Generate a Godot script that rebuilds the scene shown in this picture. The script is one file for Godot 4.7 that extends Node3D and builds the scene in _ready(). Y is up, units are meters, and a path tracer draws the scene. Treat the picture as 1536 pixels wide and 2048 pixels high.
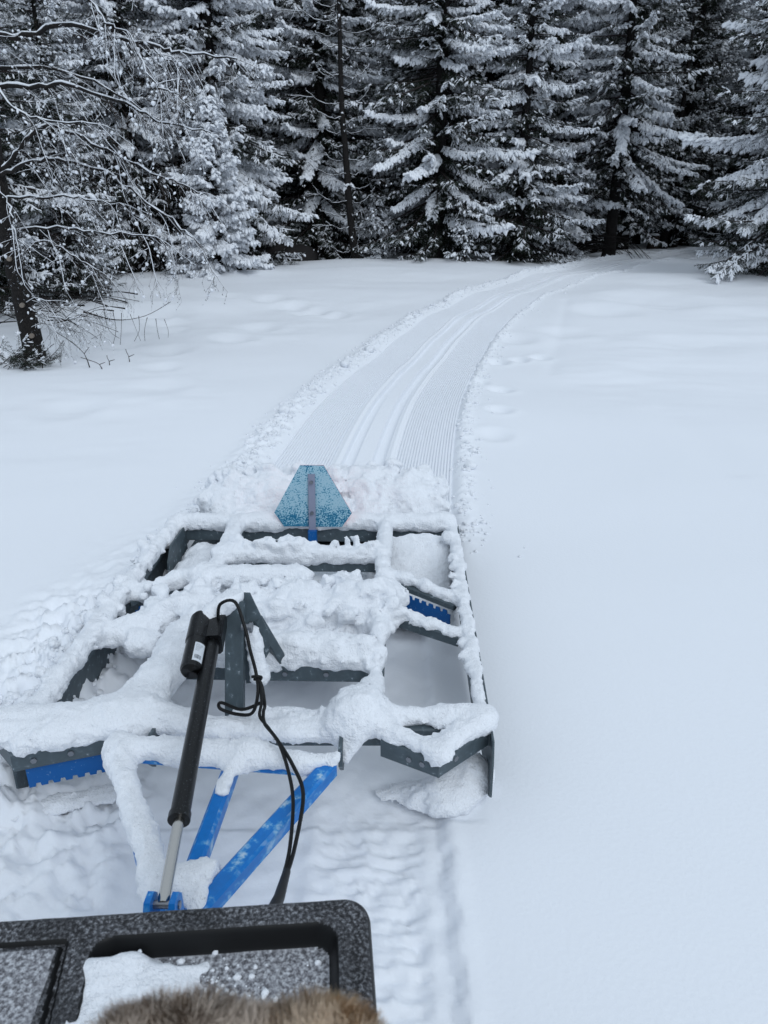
extends Node3D
# A snow groomer dragged behind a snowmobile across a clearing ringed by snow-laden spruces.

# ---------------------------------------------------------------- mesh collector
class MB:
	var v := PackedVector3Array()
	var n := PackedVector3Array()
	var c := PackedColorArray()
	var uv := PackedVector2Array()
	var ix := PackedInt32Array()

	func p(a: Vector3, nn: Vector3, col: Color, t := Vector2.ZERO) -> int:
		v.append(a)
		n.append(nn)
		c.append(col)
		uv.append(t)
		return v.size() - 1

	func face(i: int, j: int, k: int) -> void:
		var g := (v[k] - v[i]).cross(v[j] - v[i])
		ix.append(i)
		if g.dot(n[i] + n[j] + n[k]) < 0.0:
			ix.append(k)
			ix.append(j)
		else:
			ix.append(j)
			ix.append(k)

	func flat_quad(a: Vector3, b: Vector3, d: Vector3, e: Vector3, col: Color, out: Vector3) -> void:
		var g := (d - a).cross(b - a).normalized()
		if g.dot(out) < 0.0:
			g = -g
		var i := p(a, g, col)
		p(b, g, col)
		p(d, g, col)
		p(e, g, col)
		face(i, i + 1, i + 2)
		face(i, i + 2, i + 3)

	func blade(a: Vector3, b: Vector3, side: Vector3, up: Vector3, col: Color) -> void:
		var i := p(a - side, up, col)
		p(a + side, up, col)
		p(b, up, col)
		face(i, i + 1, i + 2)

	# a tube along a path; radii one per point
	func tube(path: Array, radii: Array, sides: int, col: Color, capped := true, flat := 1.0) -> void:
		var ring := []
		var up := Vector3.UP
		for i in path.size():
			var t: Vector3 = path[mini(i + 1, path.size() - 1)] - path[maxi(i - 1, 0)]
			t = t.normalized()
			if absf(t.dot(up)) > 0.95:
				up = Vector3.RIGHT if absf(t.x) < 0.9 else Vector3.BACK
			var s := t.cross(up).normalized()
			var w := s.cross(t).normalized()
			var r: float = radii[mini(i, radii.size() - 1)]
			var first := v.size()
			for k in sides:
				var a := TAU * k / sides
				var d := s * cos(a) + w * sin(a) * flat
				p(path[i] + d * r, (s * cos(a) + w * sin(a) / flat).normalized(), col, Vector2(float(k) / sides, i))
			ring.append(first)
			up = w
		for i in path.size() - 1:
			for k in sides:
				var a: int = ring[i] + k
				var b: int = ring[i] + (k + 1) % sides
				var d: int = ring[i + 1] + k
				var e: int = ring[i + 1] + (k + 1) % sides
				face(a, b, d)
				face(b, e, d)
		if capped:
			for q in [0, path.size() - 1]:
				var out: Vector3 = (path[0] - path[1]) if q == 0 else (path[q] - path[q - 1])
				out = out.normalized()
				var m := p(path[q], out, col)
				for k in sides:
					p(v[ring[q] + k], out, col)
				for k in sides:
					face(m, m + 1 + k, m + 1 + (k + 1) % sides)

	# chamfered rectangular bar from a to b; w across, h along up
	func bar(a: Vector3, b: Vector3, w: float, h: float, col := Color.WHITE, ch := 0.004, upv := Vector3.UP) -> void:
		var t := (b - a).normalized()
		var s := t.cross(upv).normalized()
		var u := s.cross(t).normalized()
		var x := w / 2.0
		var y := h / 2.0
		var o := [Vector2(x - ch, y), Vector2(x, y - ch), Vector2(x, -y + ch), Vector2(x - ch, -y), Vector2(-x + ch, -y), Vector2(-x, -y + ch), Vector2(-x, y - ch), Vector2(-x + ch, y)]
		for k in 8:
			var q: Vector2 = o[k]
			var r: Vector2 = o[(k + 1) % 8]
			var mid := (q + r) / 2.0
			flat_quad(a + s * q.x + u * q.y, a + s * r.x + u * r.y, b + s * r.x + u * r.y, b + s * q.x + u * q.y, col, s * mid.x * y + u * mid.y * x)
		for e in [a, b]:
			var out := -t if e == a else t
			var m := p(e, out, col)
			for k in 8:
				p(e + s * o[k].x + u * o[k].y, out, col)
			for k in 8:
				face(m, m + 1 + k, m + 1 + (k + 1) % 8)

	# prism: outline in the plane of ex, ey round org, thickness along ex x ey
	func prism(outline: PackedVector2Array, org: Vector3, ex: Vector3, ey: Vector3, thick: float, col := Color.WHITE, back := true) -> void:
		var ez := ex.cross(ey).normalized()
		var tri := Geometry2D.triangulate_polygon(outline)
		var lo := Vector2(1e9, 1e9)
		var hi := -lo
		var cen := Vector2.ZERO
		for q in outline:
			lo = lo.min(q)
			hi = hi.max(q)
		for side in ([1.0, -1.0] if back else [1.0]):
			var first := v.size()
			for q in outline:
				p(org + ex * q.x + ey * q.y + ez * thick * 0.5 * side, ez * side, col, Vector2((q.x - lo.x) / (hi.x - lo.x), 1.0 - (q.y - lo.y) / (hi.y - lo.y)))
			for k in range(0, tri.size(), 3):
				face(first + tri[k], first + tri[k + 1], first + tri[k + 2])
		for k in outline.size():
			var q := outline[k]
			var r := outline[(k + 1) % outline.size()]
			var d := (r - q).normalized()
			var nn := Vector2(d.y, -d.x)
			if Geometry2D.is_point_in_polygon((q + r) / 2.0 + nn * 1e-4, outline):
				nn = -nn
			flat_quad(org + ex * q.x + ey * q.y + ez * thick * 0.5, org + ex * r.x + ey * r.y + ez * thick * 0.5, org + ex * r.x + ey * r.y - ez * thick * 0.5, org + ex * q.x + ey * q.y - ez * thick * 0.5, col, ex * nn.x + ey * nn.y)

	func add_to(m: ArrayMesh, mat: Material) -> void:
		if ix.is_empty():
			return
		var a := []
		a.resize(Mesh.ARRAY_MAX)
		a[Mesh.ARRAY_VERTEX] = v
		a[Mesh.ARRAY_NORMAL] = n
		a[Mesh.ARRAY_COLOR] = c
		a[Mesh.ARRAY_TEX_UV] = uv
		a[Mesh.ARRAY_INDEX] = ix
		m.add_surface_from_arrays(Mesh.PRIMITIVE_TRIANGLES, a)
		m.surface_set_material(m.get_surface_count() - 1, mat)

	func mesh(mat: Material) -> ArrayMesh:
		var m := ArrayMesh.new()
		add_to(m, mat)
		return m


var M := {}
var rng := RandomNumberGenerator.new()
var sphere_v := PackedVector3Array()
var sphere_f := PackedInt32Array()
var n_wide := FastNoiseLite.new()
var n_mid := FastNoiseLite.new()
var n_fine := FastNoiseLite.new()
var n_lump := FastNoiseLite.new()
var n_grit := FastNoiseLite.new()
var taken := {}
const W := Color.WHITE


# ---------------------------------------------------------------- naming
func numbered(called: String) -> String:
	if not taken.has(called):
		taken[called] = 0
		return called
	taken[called] += 1
	return "%s_%03d" % [called, taken[called]]


func tag(o: Node, label: String, category: String, group := "") -> void:
	o.set_meta("label", label)
	o.set_meta("category", category)
	if group:
		o.set_meta("group", group)


func thing(called: String, label: String, category: String, at := Vector3.ZERO, turn := 0.0, group := "") -> Node3D:
	var o := Node3D.new()
	o.name = numbered(called)
	o.position = at
	o.rotation.y = turn
	add_child(o, true)
	tag(o, label, category, group)
	return o


func part(called: String, m: Mesh, parent: Node, at := Vector3.ZERO) -> MeshInstance3D:
	var o := MeshInstance3D.new()
	o.mesh = m
	o.position = at
	var used := 0
	for k in parent.get_children():
		if str(k.name) == called or str(k.name).begins_with(called + "_0"):
			used += 1
	o.name = called if used == 0 else "%s_%03d" % [called, used]
	parent.add_child(o, true)
	return o


func lone(called: String, m: Mesh, label: String, category: String, at := Vector3.ZERO, group := "") -> MeshInstance3D:
	var o := MeshInstance3D.new()
	o.mesh = m
	o.position = at
	o.name = numbered(called)
	add_child(o, true)
	tag(o, label, category, group)
	return o


func structure(called: String, m: Mesh) -> MeshInstance3D:
	var o := MeshInstance3D.new()
	o.mesh = m
	o.name = called
	o.set_meta("kind", "structure")
	add_child(o, true)
	return o


func r(a: float, b: float) -> float:
	return rng.randf_range(a, b)


# ---------------------------------------------------------------- materials
func noise_tex(freq: float, seed_: int, ramp: Array = [], normal := 0.0, kind := FastNoiseLite.TYPE_SIMPLEX_SMOOTH, octaves := 4, size := 512, gain := 0.5) -> NoiseTexture2D:
	var f := FastNoiseLite.new()
	f.noise_type = kind
	f.frequency = freq
	f.seed = seed_
	f.fractal_octaves = octaves
	f.fractal_gain = gain
	var t := NoiseTexture2D.new()
	t.width = size
	t.height = size
	t.seamless = true
	t.noise = f
	if normal > 0.0:
		t.as_normal_map = true
		t.bump_strength = normal
	if ramp:
		var g := Gradient.new()
		g.offsets = PackedFloat32Array(ramp.map(func(q): return q[0]))
		g.colors = PackedColorArray(ramp.map(func(q): return q[1]))
		t.color_ramp = g
	return t


func mat(col: Color, rough: float, tri_scale := 1.0) -> StandardMaterial3D:
	var m := StandardMaterial3D.new()
	m.albedo_color = col
	m.roughness = rough
	m.metallic_specular = 0.4
	m.uv1_triplanar = true
	m.uv1_scale = Vector3.ONE * tri_scale
	return m


func make_materials() -> void:
	var snow_col := Color(0.935, 0.945, 0.962)
	var grain := noise_tex(0.055, 3, [], 6.0)
	var clod := noise_tex(0.045, 9, [], 10.0, FastNoiseLite.TYPE_SIMPLEX_SMOOTH, 5, 512, 0.6)
	var s := mat(snow_col, 0.85, 1.6)
	s.uv1_world_triplanar = true
	s.metallic_specular = 0.15
	s.normal_enabled = true
	s.normal_texture = grain
	s.normal_scale = 0.11
	M.snow = s
	s = mat(snow_col, 0.85, 4.0)
	s.metallic_specular = 0.15
	s.normal_enabled = true
	s.normal_texture = clod
	s.normal_scale = 1.1
	M.caked = s
	s = mat(snow_col, 0.9, 2.0)
	s.metallic_specular = 0.1
	M.tree_snow = s
	s = mat(Color(1, 1, 1), 0.85)
	s.vertex_color_use_as_albedo = true
	s.metallic_specular = 0.15
	M.needles = s
	# bark
	s = mat(W, 0.95, 2.2)
	s.albedo_texture = noise_tex(0.03, 21, [[0.0, Color(0.05, 0.047, 0.047)], [0.45, Color(0.105, 0.097, 0.095)], [0.7, Color(0.17, 0.155, 0.147)], [1.0, Color(0.27, 0.26, 0.255)]])
	s.uv1_scale = Vector3(7, 1.4, 7)
	s.normal_enabled = true
	s.normal_texture = noise_tex(0.03, 22, [], 14.0)
	s.normal_scale = 1.0
	M.bark = s
	M.twig = mat(Color(0.17, 0.15, 0.145), 0.9)
	# painted steel with rime stuck to it
	var frost := Color(0.80, 0.84, 0.88)
	var steel := Color(0.30, 0.345, 0.37)
	s = mat(W, 0.5, 5.0)
	s.albedo_texture = noise_tex(0.008, 31, [[0.0, steel * 0.90], [0.62, steel], [0.80, steel * 1.15], [0.90, frost * 0.75], [1.0, frost]], 0.0, FastNoiseLite.TYPE_SIMPLEX_SMOOTH, 6, 512, 0.62)
	M.steel = s
	var blue := Color(0.07, 0.45, 0.76)
	s = mat(W, 0.38, 3.2)
	s.albedo_texture = noise_tex(0.006, 41, [[0.0, blue * 0.92], [0.56, blue], [0.66, blue.lerp(frost, 0.25)], [0.78, blue.lerp(frost, 0.7)], [1.0, frost]], 0.0, FastNoiseLite.TYPE_SIMPLEX_SMOOTH, 7, 512, 0.65)
	M.blue = s
	s = mat(W, 0.4, 4.0)
	var deep := Color(0.03, 0.34, 0.60)
	s.albedo_texture = noise_tex(0.03, 43, [[0.0, deep], [0.84, deep], [0.90, frost * 0.9], [1.0, frost]])
	M.blade = s
	s = mat(W, 0.32, 6.0)
	var black := Color(0.035, 0.037, 0.042)
	s.albedo_texture = noise_tex(0.05, 51, [[0.0, black], [0.68, black], [0.80, Color(0.30, 0.32, 0.35)], [1.0, Color(0.7, 0.73, 0.77)]], 0.0, FastNoiseLite.TYPE_SIMPLEX_SMOOTH, 5)
	M.black = s
	M.rubber = mat(Color(0.025, 0.025, 0.028), 0.5)
	M.hollow = mat(Color(0.05, 0.052, 0.055), 0.6)
	s = mat(Color(0.72, 0.71, 0.69), 0.2)
	s.metallic = 1.0
	M.chrome = s
	s = mat(Color(0.55, 0.56, 0.58), 0.4)
	s.metallic = 1.0
	M.zinc = s
	# the black deck, dusted with flakes
	s = mat(W, 0.6, 3.0)
	s.albedo_texture = noise_tex(0.036, 61, [[0.0, Color(0.10, 0.10, 0.11)], [0.34, Color(0.16, 0.16, 0.17)], [0.48, Color(0.27, 0.27, 0.285)], [0.60, Color(0.42, 0.425, 0.44)], [0.74, Color(0.58, 0.59, 0.61)], [1.0, Color(0.75, 0.77, 0.80)]], 0.0, FastNoiseLite.TYPE_SIMPLEX_SMOOTH, 7, 1024, 0.72)
	s.normal_enabled = true
	s.normal_texture = noise_tex(0.07, 62, [], 5.0)
	s.normal_scale = 0.5
	s.detail_enabled = true
	s.detail_blend_mode = BaseMaterial3D.BLEND_MODE_MUL
	s.detail_uv_layer = BaseMaterial3D.DETAIL_UV_2
	s.uv2_triplanar = true
	s.uv2_scale = Vector3.ONE * 1.3
	s.detail_albedo = noise_tex(0.012, 63, [[0.0, Color(0.6, 0.6, 0.6)], [0.4, Color(0.8, 0.8, 0.8)], [0.65, Color(1, 1, 1)], [1.0, Color(1, 1, 1)]], 0.0, FastNoiseLite.TYPE_SIMPLEX_SMOOTH, 5, 512, 0.6)
	M.deck = s
	s = mat(W, 0.7, 3.0)
	s.albedo_texture = noise_tex(0.03, 65, [[0.0, Color(0.20, 0.20, 0.21)], [0.28, Color(0.33, 0.33, 0.345)], [0.44, Color(0.50, 0.50, 0.52)], [0.60, Color(0.64, 0.645, 0.66)], [0.76, Color(0.78, 0.79, 0.81)], [1.0, Color(0.85, 0.86, 0.88)]], 0.0, FastNoiseLite.TYPE_SIMPLEX_SMOOTH, 7, 1024, 0.7)
	s.normal_enabled = true
	s.normal_texture = M.deck.normal_texture
	s.normal_scale = 0.5
	M.deck_dusty = s
	s = mat(Color(0.03, 0.031, 0.035), 0.5)
	M.deck_clean = s
	s = mat(W, 1.0)
	s.vertex_color_use_as_albedo = true
	s.metallic_specular = 0.2
	M.fur = s
	s = mat(Color(0.16, 0.15, 0.15), 0.9, 1.5)
	M.rock = s
	M.orange = mat(Color(0.95, 0.16, 0.05), 0.5)


func unit_sphere() -> void:
	# an octahedron split once: 18 points, 32 faces
	var b := [Vector3.RIGHT, Vector3.LEFT, Vector3.UP, Vector3.DOWN, Vector3.BACK, Vector3.FORWARD]
	var f := [[0, 2, 4], [4, 2, 1], [1, 2, 5], [5, 2, 0], [4, 3, 0], [1, 3, 4], [5, 3, 1], [0, 3, 5]]
	for q in b:
		sphere_v.append(q)
	var mids := {}
	var mid := func(i: int, j: int) -> int:
		var key := mini(i, j) * 100 + maxi(i, j)
		if not mids.has(key):
			mids[key] = sphere_v.size()
			sphere_v.append((sphere_v[i] + sphere_v[j]).normalized())
		return mids[key]
	for t in f:
		var a: int = mid.call(t[0], t[1])
		var c: int = mid.call(t[1], t[2])
		var d: int = mid.call(t[2], t[0])
		for q in [[t[0], a, d], [a, t[1], c], [d, c, t[2]], [a, c, d]]:
			for k in q:
				sphere_f.append(k)


func lump(mb: MB, at: Vector3, ax: Vector3, ay: Vector3, az: Vector3, rough := 0.12, col := W) -> void:
	var first := mb.v.size()
	var lx := 1.0 / ax.length_squared()
	var ly := 1.0 / ay.length_squared()
	var lz := 1.0 / az.length_squared()
	for q in sphere_v:
		var k := 1.0 + r(-rough, rough)
		mb.p(at + (ax * q.x + ay * q.y + az * q.z) * k, (ax * q.x * lx + ay * q.y * ly + az * q.z * lz).normalized(), col)
	for i in range(0, sphere_f.size(), 3):
		mb.face(first + sphere_f[i], first + sphere_f[i + 1], first + sphere_f[i + 2])


# ---------------------------------------------------------------- the lie of the land
const TRAIL := [[6.0, -0.56], [2.0, -0.50], [0.0, -0.46], [-2.0, -0.42], [-4.0, -0.35], [-5.4, -0.25], [-6.4, -0.17], [-8.0, 0.06], [-9.5, 0.32], [-11.0, 0.68], [-13.0, 1.25], [-15.4, 2.06], [-18.1, 3.35], [-20.7, 4.70], [-22.1, 5.6], [-23.7, 6.8], [-26.0, 8.4], [-28.4, 10.2], [-31.0, 12.4], [-34.0, 15.2]]
var trail_x := PackedFloat32Array()   # every 0.1 m from z = 6 down to z = -34


func lay_trail() -> void:
	var seg := 0
	for i in 401:
		var z := 6.0 - i * 0.1
		while seg < TRAIL.size() - 2 and z < TRAIL[seg + 1][0]:
			seg += 1
		var a: Array = TRAIL[seg]
		var b: Array = TRAIL[seg + 1]
		var before: Array = TRAIL[maxi(seg - 1, 0)]
		var after: Array = TRAIL[mini(seg + 2, TRAIL.size() - 1)]
		var t: float = (z - a[0]) / (b[0] - a[0])
		trail_x.append(cubic_interpolate_in_time(a[1], b[1], before[1], after[1], t, b[0] - a[0], before[0] - a[0], after[0] - a[0]))
	for k in 14:
		var s := trail_x.duplicate()
		for i in range(8, 393):
			trail_x[i] = (s[i - 8] + s[i - 4] + s[i] + s[i + 4] + s[i + 8]) / 5.0


func tx(z: float) -> float:
	var f := clampf((6.0 - z) * 10.0, 0.0, 399.9)
	var i := int(f)
	return lerpf(trail_x[i], trail_x[i + 1], f - i)


func slope(z: float) -> float:
	return (tx(z - 0.4) - tx(z + 0.4)) / 0.8


const DENTS := [[-3.16, -15.8, 0.30, 0.05], [-2.3, -15.6, 0.32, 0.06], [-1.7, -15.0, 0.28, 0.05], [-1.35, -14.4, 0.33, 0.07], [-0.9, -13.9, 0.27, 0.05], [-3.6, -12.8, 0.30, 0.05], [-3.3, -11.9, 0.25, 0.05], [-3.67, -11.0, 0.27, 0.05], [-2.9, -10.4, 0.25, 0.04], [-2.2, -11.2, 0.3, 0.05], [-2.0, -12.6, 0.32, 0.05], [-4.3, -13.7, 0.5, 0.10], [-3.9, -13.6, 0.35, 0.08],
	[1.26, -8.26, 0.13, 0.035], [1.07, -8.7, 0.12, 0.03], [2.05, -10.13, 0.13, 0.035], [1.75, -10.0, 0.12, 0.03], [1.45, -9.9, 0.15, 0.04], [1.1, -7.2, 0.12, 0.025], [0.95, -6.4, 0.14, 0.02], [1.9, -11.4, 0.3, 0.04], [2.8, -12.0, 0.35, 0.03], [3.9, -14.0, 0.5, 0.05], [5.2, -15.3, 0.8, 0.07], [4.4, -11.0, 0.6, 0.03], [-2.7, -9.3, 0.22, 0.03], [-2.4, -8.2, 0.3, 0.03], [-3.1, -7.4, 0.3, 0.03]]
const MOUNDS := [[8.9, -36.5, 1.3, 1.1], [-3.4, -20.6, 1.4, 0.14], [-0.5, -23.2, 2.2, 0.10], [7.4, -18.4, 2.0, 0.04], [10.5, -19.6, 2.2, 0.12], [5.6, -16.6, 1.2, 0.06], [-6.0, -15.5, 1.5, 0.10], [-4.9, -16.8, 0.8, 0.16], [-3.9, -14.6, 0.9, 0.09], [-3.0, -12.0, 1.1, 0.07], [-2.4, -17.5, 1.3, 0.08], [-1.2, -20.0, 1.5, 0.06], [4.2, -13.0, 1.0, 0.04], [6.3, -15.0, 1.5, 0.08], [2.6, -24.2, 2.4, 0.12]]


# how high the undisturbed snow lies
func base_h(x: float, z: float, drift := 1.0) -> float:
	var t := clampf((-z - 7.0) / 18.0, 0.0, 1.0)
	var h := 0.38 * t * t * (3.0 - 2.0 * t)
	var far := clampf((-z - 3.0) / 8.0, 0.0, 1.0)
	h += n_wide.get_noise_2d(x, z * 1.3) * (0.035 + 0.060 * far)
	h += n_mid.get_noise_2d(x * 0.8, z * 1.5) * (0.004 + 0.045 * far) * drift * (0.6 + 0.9 * n_wide.get_noise_2d(z * 2.0, x * 2.0))
	for q in MOUNDS:
		var d: float = (Vector2(x - q[0], z - q[1]) / q[2]).length_squared()
		if d < 6.0:
			h += q[3] * exp(-d)
	return h


func snow_h(x: float, z: float) -> float:
	var cx := tx(z)
	var k := slope(z)
	var u := (x - cx) / sqrt(1.0 + k * k)
	var h := base_h(x, z, lerpf(1.0, smoothstep(0.8, 2.4, absf(u)), smoothstep(-3.0, -5.0, z)))
	for q in DENTS:
		var dx: float = (x - q[0]) / q[2]
		var dz: float = (z - q[1]) / q[2]
		var d := dx * dx + dz * dz * 0.7
		if d < 5.0:
			h += 1.4 * q[3] * (exp(-d * 1.1) * -1.0 + 0.35 * exp(-(sqrt(d) - 1.3) * (sqrt(d) - 1.3) * 4.0))
	for q in [[3.5, -15.2, 2.0, -9.2], [2.7, -7.4, 2.6, -5.4]]:
		# faint old ski lines, almost snowed in
		var a := Vector2(q[0], q[1])
		var b := Vector2(q[2], q[3])
		var d := Vector2(x, z).distance_to(Geometry2D.get_closest_point_to_segment(Vector2(x, z), a, b)) / 0.10
		if d < 3.0:
			h -= 0.014 * exp(-d * d)
	if absf(u) > 2.2:
		return h
	var lumps := n_lump.get_noise_2d(x * 1.0, z * 1.0) * 0.5 + 0.5
	var fine := n_fine.get_noise_2d(x, z)
	if z < -1.9:
		var open := smoothstep(-3.6, -4.4, z)
		# the groomed bed, sunk below its own strip of corduroy
		var bed := smoothstep(0.77, 0.60, absf(u))
		h -= bed * (0.015 + 0.085 * open)
		# crumbly spill on the left, a thin lip on the right
		var l := (u + 0.90) / (0.13 + 0.05 * smoothstep(-6.0, -3.0, z))
		var left := exp(-l * l)
		var deep := 1.0 + 1.1 * smoothstep(-10.0, -24.0, z)
		h += left * (0.018 + 0.055 * lumps + 0.022 * fine) * deep
		var q2 := (u - 0.79) / 0.06
		var right := exp(-q2 * q2)
		h += right * (0.005 + 0.028 * lumps + 0.012 * fine) * deep * smoothstep(-3.5, -5.0, z)
		# churned snow right beside the drag
		var near := smoothstep(-5.0, -2.8, z)
		h += near * smoothstep(-0.72, -0.85, u) * smoothstep(-1.55, -1.0, u) * (0.03 + 0.03 * lumps + 0.02 * fine)
	if z > -3.6:
		# what the snowmobile pressed down
		var f := smoothstep(-3.6, -3.2, z)
		var right_edge := smoothstep(0.200, 0.172, x + 0.022 * fine)
		var left_edge := smoothstep(-1.9, -1.45, x)
		var w := right_edge * left_edge * f
		h -= w * 0.024
		# belt print: rungs across, crumbled
		var belt := smoothstep(-0.22, -0.17, x) * smoothstep(0.13, 0.09, x) * smoothstep(-2.05, -1.8, z)
		var rung := clampf(1.6 * sin(z * TAU / 0.046 + fine * 0.5 + x * 1.0), -1.0, 1.0)
		h += belt * (-0.016 + 0.0042 * rung * (0.5 + 0.8 * lumps) + 0.013 * fine * (0.4 + lumps) + 0.007 * n_grit.get_noise_2d(x, z))
		var smooth_part := smoothstep(-0.80, -0.72, x) * smoothstep(-0.22, -0.26, x)
		h -= smooth_part * 0.012 * f
		var chop := smoothstep(-0.74, -0.84, x) * left_edge * f
		h += chop * (lumps * 0.035 + fine * 0.030 - 0.005 + 0.011 * n_grit.get_noise_2d(x, z))
		h += w * fine * 0.008
		# rim thrown up beside the cut edge
		var e := (x - 0.215) / 0.03
		h += exp(-e * e) * (0.003 + 0.008 * lumps) * smoothstep(-2.2, -1.9, z)
	return h


func make_ground() -> void:
	var us := []
	var u := -1.9
	while u < 1.35:
		us.append(u)
		u += 0.0165
	var step := 0.022
	while u < 420.0:
		us.append(u)
		u += step
		step *= 1.085
	u = -1.92
	step = 0.022
	while u > -420.0:
		us.push_front(u)
		u -= step
		step *= 1.085
	var zs := []
	var z := -0.6
	while z > -6.2:
		zs.append(z)
		z -= 0.0135 if z > -2.3 else 0.022
	step = 0.022
	while z > -60.0:
		zs.append(z)
		z -= step
		step = minf(step * 1.012, 0.5)
	while z > -420.0:
		zs.append(z)
		z -= step
		step *= 1.3
	z = -0.57
	step = 0.03
	while z < 400.0:
		zs.push_front(z)
		z += step
		step *= 1.35
	var mb := MB.new()
	var nx := us.size()
	for zz in zs:
		var cx := tx(zz)
		var k := sqrt(1.0 + pow(slope(zz), 2.0))
		for uu in us:
			var x: float = cx + uu * k
			mb.v.append(Vector3(x, snow_h(x, zz), zz))
	mb.n.resize(mb.v.size())
	mb.c.resize(mb.v.size())
	mb.c.fill(W)
	mb.uv.resize(mb.v.size())
	var nz := zs.size()
	for j in nz:
		for i in nx:
			var a := mb.v[j * nx + mini(i + 1, nx - 1)] - mb.v[j * nx + maxi(i - 1, 0)]
			var b := mb.v[mini(j + 1, nz - 1) * nx + i] - mb.v[maxi(j - 1, 0) * nx + i]
			var g := a.cross(b)
			mb.n[j * nx + i] = (g if g.y > 0 else -g).normalized()
	for j in nz - 1:
		for i in nx - 1:
			var q := j * nx + i
			mb.ix.append_array(PackedInt32Array([q, q + nx, q + 1, q + 1, q + nx, q + nx + 1]))
	# clockwise seen from above
	if (mb.v[mb.ix[2]] - mb.v[mb.ix[0]]).cross(mb.v[mb.ix[1]] - mb.v[mb.ix[0]]).y < 0.0:
		for t in range(0, mb.ix.size(), 3):
			var w := mb.ix[t + 1]
			mb.ix[t + 1] = mb.ix[t + 2]
			mb.ix[t + 2] = w
	structure("snow_ground", mb.mesh(M.snow))


# the combed strip: corduroy ridges and the two ski grooves, swept along the trail
func make_trail() -> void:
	# combed profile: flat-topped ridges with narrow cuts between, flat ski-wide middle with two grooves
	var us := []
	var hs := []
	for side in [-1.0, 1.0]:
		var cut := []
		var u := 0.240
		while u < 0.700:
			cut.append([u, 0.0])
			cut.append([u + 0.0115, 0.0])
			cut.append([u + 0.0165, -0.014])
			cut.append([u + 0.0185, -0.014])
			u += 0.0235
		cut.append([0.715, -0.002])
		cut.append([0.75, -0.02])
		var inner := []
		var g := 0.0
		while g < 0.236:
			var q := absf(g - 0.118)
			var h := 0.008 - 0.050 * smoothstep(0.054, 0.042, q) + 0.010 * exp(-pow((g - 0.205) / 0.016, 2.0))
			inner.append([g, h])
			g += 0.009
		var whole := inner + cut
		if side < 0.0:
			whole.reverse()
			for k in whole:
				us.append(-k[0])
				hs.append(k[1])
		else:
			for k in range(1, whole.size()):
				us.append(whole[k][0])
				hs.append(whole[k][1])
	var rows := []
	var z := -3.95
	var nx := us.size()
	while z > -33.0:
		var sl := slope(z)
		var side := Vector2(1.0, sl).normalized()   # across the trail in x and z
		var c := Vector2(tx(z), z)
		var row := PackedVector3Array()
		for i in nx:
			var q: Vector2 = c + side * us[i]
			var b := base_h(c.x + (q.x - c.x) * 0.7, c.y + (q.y - c.y) * 0.7, 0.0)
			var rag: float = n_fine.get_noise_2d(q.x * 1.2, q.y * 1.2)
			var a := absf(us[i])
			row.append(Vector3(q.x, b - 0.022 + hs[i] * (1.0 + (0.3 * rag if a > 0.238 else 0.0)) + 0.0012 * rag, q.y))
		rows.append(row)
		z -= clampf(0.03 - (z + 4.0) * 0.006, 0.03, 0.18) / sqrt(1.0 + sl * sl)
	var mb := MB.new()
	for j in rows.size():
		var row: PackedVector3Array = rows[j]
		var on: PackedVector3Array = rows[mini(j + 1, rows.size() - 1)]
		var off: PackedVector3Array = rows[maxi(j - 1, 0)]
		for i in nx - 1:
			var g := (row[i + 1] - row[i]).cross(on[i] - off[i])
			g = (g if g.y > 0.0 else -g).normalized()
			mb.p(row[i], g, W)
			mb.p(row[i + 1], g, W)
	var w := 2 * (nx - 1)
	for j in rows.size() - 1:
		for i in nx - 1:
			var q := j * w + i * 2
			mb.face(q, q + 1, q + w)
			mb.face(q + 1, q + w + 1, q + w)
	structure("groomed_trail", mb.mesh(M.snow))


func clod_mesh(seed_: int) -> ArrayMesh:
	var mb := MB.new()
	var s := SphereMesh.new()
	s.radius = 1.0
	s.height = 2.0
	s.radial_segments = 14
	s.rings = 8
	var f := FastNoiseLite.new()
	f.seed = seed_
	f.frequency = 0.9
	f.noise_type = FastNoiseLite.TYPE_SIMPLEX_SMOOTH
	var a := s.get_mesh_arrays()
	var st := SurfaceTool.new()
	st.begin(Mesh.PRIMITIVE_TRIANGLES)
	st.set_smooth_group(0)
	var vs: PackedVector3Array = a[Mesh.ARRAY_VERTEX]
	for i in a[Mesh.ARRAY_INDEX]:
		var q := vs[i]
		var k := 1.0 + 0.45 * f.get_noise_3dv(q * 1.2) + 0.18 * f.get_noise_3dv(q * 3.1)
		st.add_vertex(Vector3(q.x, q.y * 0.8, q.z) * k)
	st.generate_normals()
	st.set_material(M.caked)
	return st.commit()


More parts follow.
